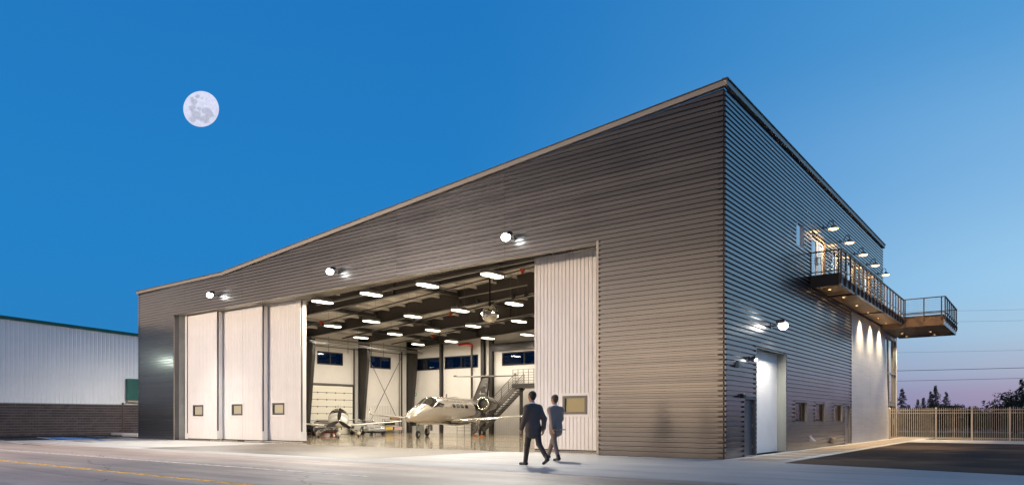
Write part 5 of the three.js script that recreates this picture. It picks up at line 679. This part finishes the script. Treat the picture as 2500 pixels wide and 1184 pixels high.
function leafy(name, label, u, d, rx, ry, rz, base, seed, m, group, trunk = true) {
  reseed(seed); const t = thing(name, label, name.includes('tree') ? 'tree' : 'shrub', ahead(u, d).toArray(), 0, group), pos = [];
  if (trunk) part('trunk', merge([cyl(0.12, 0.22, base + ry, 8, 0, (base + ry) / 2, 0), rod(V(0, base, 0), V(rx * 0.5, base + ry * 1.2, rz * 0.3), 0.1, 6, 0.04), rod(V(0, base, 0), V(-rx * 0.5, base + ry * 1.2, -rz * 0.2), 0.1, 6, 0.04)]), barkM, t); else part('stem', merge([rod(V(0, 0, 0), V(0.2, base + ry * 0.9, 0), 0.05), rod(V(0, 0, 0), V(-0.3, base + ry * 0.8, 0.2), 0.05)]), barkM, t);
  for (let c = 0; c < 46; c++) { let x, y, z; do { x = rnd(-1, 1); y = rnd(-1, 1); z = rnd(-1, 1); } while (x * x + y * y + z * z > 1); const cr = rnd(0.22, 0.42); for (let k = 0; k < 60; k++) { const px = (x + rnd(-cr, cr)) * rx, py = base + ry + (y + rnd(-cr, cr)) * ry, pz = (z + rnd(-cr, cr)) * rz, s = rnd(0.12, 0.3) * (0.5 + rx * 0.16), v = () => rnd(-s, s); if (py < 0.05) continue; pos.push(px, py, pz, px + v(), py + v(), pz + v(), px + v(), py + v(), pz + v()); } }
  const g = new THREE.BufferGeometry(); g.setAttribute('position', new THREE.Float32BufferAttribute(pos, 3)); g.computeVertexNormals(); part('crown', g, m, t); return t;
}
conifer('dark conifer standing just right of the glazed building corner', 2204, 78, 4.6, 1.35, 3); conifer('small conifer right beside the conifer at the building corner', 2221, 84, 2.9, 1.0, 4); conifer('short thin conifer, left of the tall twin conifers', 2243, 96, 3.9, 1.2, 5); conifer('slim conifer close to the left of the tall conifer', 2257, 98, 4.2, 1.1, 6); conifer('tallest pointed conifer above the middle of the fence', 2286, 92, 5.6, 1.6, 7); conifer('second tall conifer, left shoulder of the tallest one', 2275, 94, 4.9, 1.4, 8); conifer('conifer with a leaning ragged top right of the tallest one', 2312, 92, 4.8, 1.35, 9); conifer('small conifer tip above the round dark tree at right', 2446, 100, 3.1, 1.0, 10); conifer('big dark conifer cut by the right picture edge', 2498, 70, 5.2, 2.0, 11);
leafy('leafy_tree', 'round olive green tree below the tall conifers', 2300, 84, 2.0, 1.0, 1.6, 1.0, 21, leafM[0], 'leafy trees beyond the fence'); leafy('leafy_tree', 'broad low olive tree right of the conifers', 2345, 86, 2.2, 0.95, 1.6, 0.95, 22, leafM[0], 'leafy trees beyond the fence'); leafy('leafy_tree', 'dark round tree behind the third fence post', 2430, 80, 3.2, 0.9, 1.8, 0.7, 23, leafM[1], 'leafy trees beyond the fence'); leafy('leafy_tree', 'dark bushy tree filling the right picture edge', 2482, 62, 2.0, 1.4, 1.6, 0.8, 24, leafM[1], 'leafy trees beyond the fence');
leafy('shrub', 'lamp lit shrub behind the left end of the fence', 2230, 57.5, 1.5, 0.75, 0.9, 0.5, 31, leafM[2], 'shrubs behind the fence', false); leafy('shrub', 'lamp lit shrub behind the fence, left of the gate', 2268, 58, 1.4, 0.7, 0.9, 0.45, 32, leafM[2], 'shrubs behind the fence', false);
reseed(99); [['dark hedge shrub behind the gate', 2312], ['dark hedge shrub at the right gate post', 2352], ['dark hedge shrub right of the gate', 2392], ['dark hedge shrub behind the third fence bay', 2432], ['dark hedge shrub at the right picture edge', 2474]].forEach(([l, u], i) => leafy('shrub', l, u, 76, 2.2, 0.75, 1.2, 0.35, 40 + i, leafM[1], 'dark hedge shrubs beyond the lot', false));
{ // grass beyond the dirt lot: uncountable blades
  reseed(55); const g = new THREE.BufferGeometry(); g.setAttribute('position', new THREE.Float32BufferAttribute([-0.02, 0, 0, 0.02, 0, 0, 0.01, 0.16, 0.03], 3)); g.computeVertexNormals();
  const n = 16000, im = new THREE.InstancedMesh(g, mat(0.05, 0.075, 0.035, 0.9, 0, { side: THREE.DoubleSide }), n), m = new THREE.Matrix4(), q = new THREE.Quaternion();
  for (let i = 0; i < n; i++) { const p = V(rnd(-6, 32), -0.02, rnd(-52, -34)); m.compose(p, q.setFromAxisAngle(V(0, 1, 0), rnd(0, 6.28)), V(1, rnd(0.5, 1.3), 1)); im.setMatrixAt(i, m); }
  im.name = 'rough_grass'; im.userData = { kind: 'stuff', label: 'rough short grass beyond the fence', category: 'grass' }; scene.add(shadow(im));
}
{ // small parked plane far behind the fence, half hidden
  const p = ahead(2391, 80), t = thing('parked_airplane', 'small blue parked plane far behind the fence', 'airplane', p.toArray(), 2.2); t.scale.setScalar(0.6); const blue = mat(0.06, 0.16, 0.42, 0.35, 0.1);
  const f = bodyLoft([[1.5, 0.9, 0.05, 0.05], [1.4, 0.9, 0.3, 0.28], [0.6, 0.95, 0.42, 0.42], [-0.4, 1.05, 0.42, 0.5], [-1.6, 1.0, 0.24, 0.28], [-3.0, 1.05, 0.08, 0.12]], 16, 24); part('fuselage', f.geo, blue, t); for (const s of [1, -1]) part('wing', wingGeo([[0.2 * s, 1.5, 0.5, 0.95, 0.12], [3.4 * s, 1.62, 0.4, 0.8, 0.08]]), blue, t); part('tail_fin', wingGeo([[0, 1.05, -2.3, 0.8, 0.07], [0, 1.9, -2.7, 0.45, 0.04]], true), blue, t); part('landing_gear', merge([rod(V(0.3, 0.7, 0), V(0.7, 0.2, 0), 0.03), rod(V(-0.3, 0.7, 0), V(-0.7, 0.2, 0), 0.03), rod(V(0, 0.7, 1.1), V(0, 0.2, 1.1), 0.03), ...[[0.7, 0], [-0.7, 0], [0, 1.1]].map(([x, z]) => new THREE.TorusGeometry(0.13, 0.06, 6, 12).rotateY(Math.PI / 2).translate(x, 0.19, z))]), M.rubber, t); part('windscreen', f.patch([[f.tOf(0.5), 2.4], [f.tOf(-0.2), 2.4], [f.tOf(-0.2), 0.74], [f.tOf(0.5), 0.74]], 0.01), darkGlass, t);
}
{ // overhead wires between two poles out of the frame
  const A = ahead(1700, 95), B = ahead(2900, 78), up = (v, d) => 1.3 + (1022 - v) * d / 1733;
  const pole = (p, l) => { const t = thing('utility_pole', l, 'utility pole', [p.x, 0, p.z], 0.5, 'utility poles beside the building'); part('pole', cyl(0.12, 0.18, 17.5, 12, 0, 8.75, 0), barkM, t); for (const y of [16.2, 12.0, 8.0]) part('crossarm', span(-1.1, 1.1, y - 0.08, y + 0.08, -0.07, 0.07), barkM, t); };
  pole(A, 'wooden utility pole hidden behind the hangar'); pole(B, 'wooden utility pole right of the picture');
  [['topmost thin wire above the fence trees', 770, 758, 0.010], ['second thin wire from the top', 795, 786, 0.010], ['third wire, faint, below the balcony', 870, 857, 0.010], ['thick dark wire, second from the bottom', 917, 898, 0.030], ['lowest dark wire above the trees', 941, 924, 0.022]].forEach(([l, v0, v1, r]) => { const a = V(A.x, up(v0 - 4, 95), A.z), b = V(B.x, up(v1 - 12, 78), B.z), pts = []; for (let i = 0; i <= 20; i++) { const q = i / 20, p = a.clone().lerp(b, q); p.y -= 4 * q * (1 - q) * 0.18; pts.push(p); } const t = thing('power_line', l, 'wire', [0, 0, 0], 0, 'overhead wires in the sky at right'); part('cable', tube(pts, r, 5, 40), M.black, t); });
}
{ // lamps out of the frame: a lamp post added to light doors and ground, a wall lamp on the neighbour building
  const t = thing('added_street_lamp', 'added tall lamp post with a warm head, out of view at the left', 'added street lamp', [-36, 0, 31]);
  part('post', cyl(0.07, 0.13, 8.6, 12, 0, 4.3, 0), M.galv, t); part('arm', tube([V(0, 8.5, 0), V(0.2, 8.85, -0.5), V(0.3, 8.9, -1.4)], 0.05, 8, 16), M.galv, t); part('head', rbox(0.34, 0.14, 0.75, 0.05, 0.3, 8.9, -1.75), M.trimDark, t); part('lamp_lens', new THREE.SphereGeometry(0.17, 14, 8, 0, Math.PI * 2, Math.PI / 2, Math.PI / 2).scale(0.9, 0.6, 1.7).translate(0.3, 8.83, -1.75), M.lampWarm, t);
  spot(t, V(0.3, 8.62, -1.75), V(8, 0, -12), [1.0, 0.82, 0.66], 2700, 1.38, 0.5, 10);
  const w = thing('wall_lamp', 'wall lamp on the neighbour building, left of the picture', 'wall lamp', [-51.9, 6.2, 8.6], Math.PI / 2);
  part('case', rbox(0.4, 0.3, 0.2, 0.03, 0, 0, 0.1), M.trimDark, w); part('lamp_lens', rbox(0.34, 0.2, 0.06, 0.02, 0, -0.02, 0.22), glow(0.85, 1.0, 0.85, 2), w);
  spot(w, V(0, -0.05, 0.34), V(1.5, -4, 6), [0.86, 1.0, 0.84], 18, 1.3, 0.6, 8);
}
{ // the moon, far away, its sunlight put in as emission
  const d = 3000, p = ahead(489.5, d); const t = thing('moon', 'full pale moon in the blue evening sky', 'moon', [p.x, 1.3 + (1022 - 266) * d / 1733, p.z]);
  const maria = [[0.36, 0.64, 0.10, 0.13], [0.44, 0.80, 0.10, 0.06], [0.28, 0.78, 0.05, 0.035], [0.30, 0.50, 0.13, 0.09], [0.48, 0.46, 0.08, 0.06], [0.66, 0.42, 0.16, 0.12], [0.40, 0.28, 0.20, 0.15], [0.62, 0.22, 0.16, 0.12], [0.78, 0.36, 0.09, 0.10], [0.55, 0.76, 0.05, 0.03]];
  const tex = dataTex(512, 512, (u, v) => { const n = fbm(u, v, 7, 7, 6, 88), n2 = fbm(u, v, 22, 22, 4, 89); let k = 0; for (const [x, y, rx, ry] of maria) { const e = Math.hypot((u - x) / rx, (v - y) / ry) + (n - 0.5) * 1.5; k = Math.max(k, sstep(1.15, 0.55, e)); } const b = 0.87 - 0.115 * k + 0.12 * (n2 - 0.5) + 0.06 * (n - 0.5); return [b * 0.965, b * 0.985, b * 1.09]; });
  const g = new THREE.SphereGeometry(75.4, 48, 32), ps = g.attributes.position, uv = g.attributes.uv;   // the near side, pressed flat as on a moon map
  for (let i = 0; i < ps.count; i++) uv.setXY(i, 0.5 + ps.getX(i) / 150.8, 0.5 + ps.getY(i) / 150.8);
  t.rotation.y = 0.649; t.scale.z = 0.2;
  part('moon_disc', g, new THREE.MeshStandardMaterial({ color: 0x000000, roughness: 1, emissive: new THREE.Color(1, 1, 1), emissiveMap: tex, emissiveIntensity: 1.02 }), t);
}
renderer.render(scene, camera);
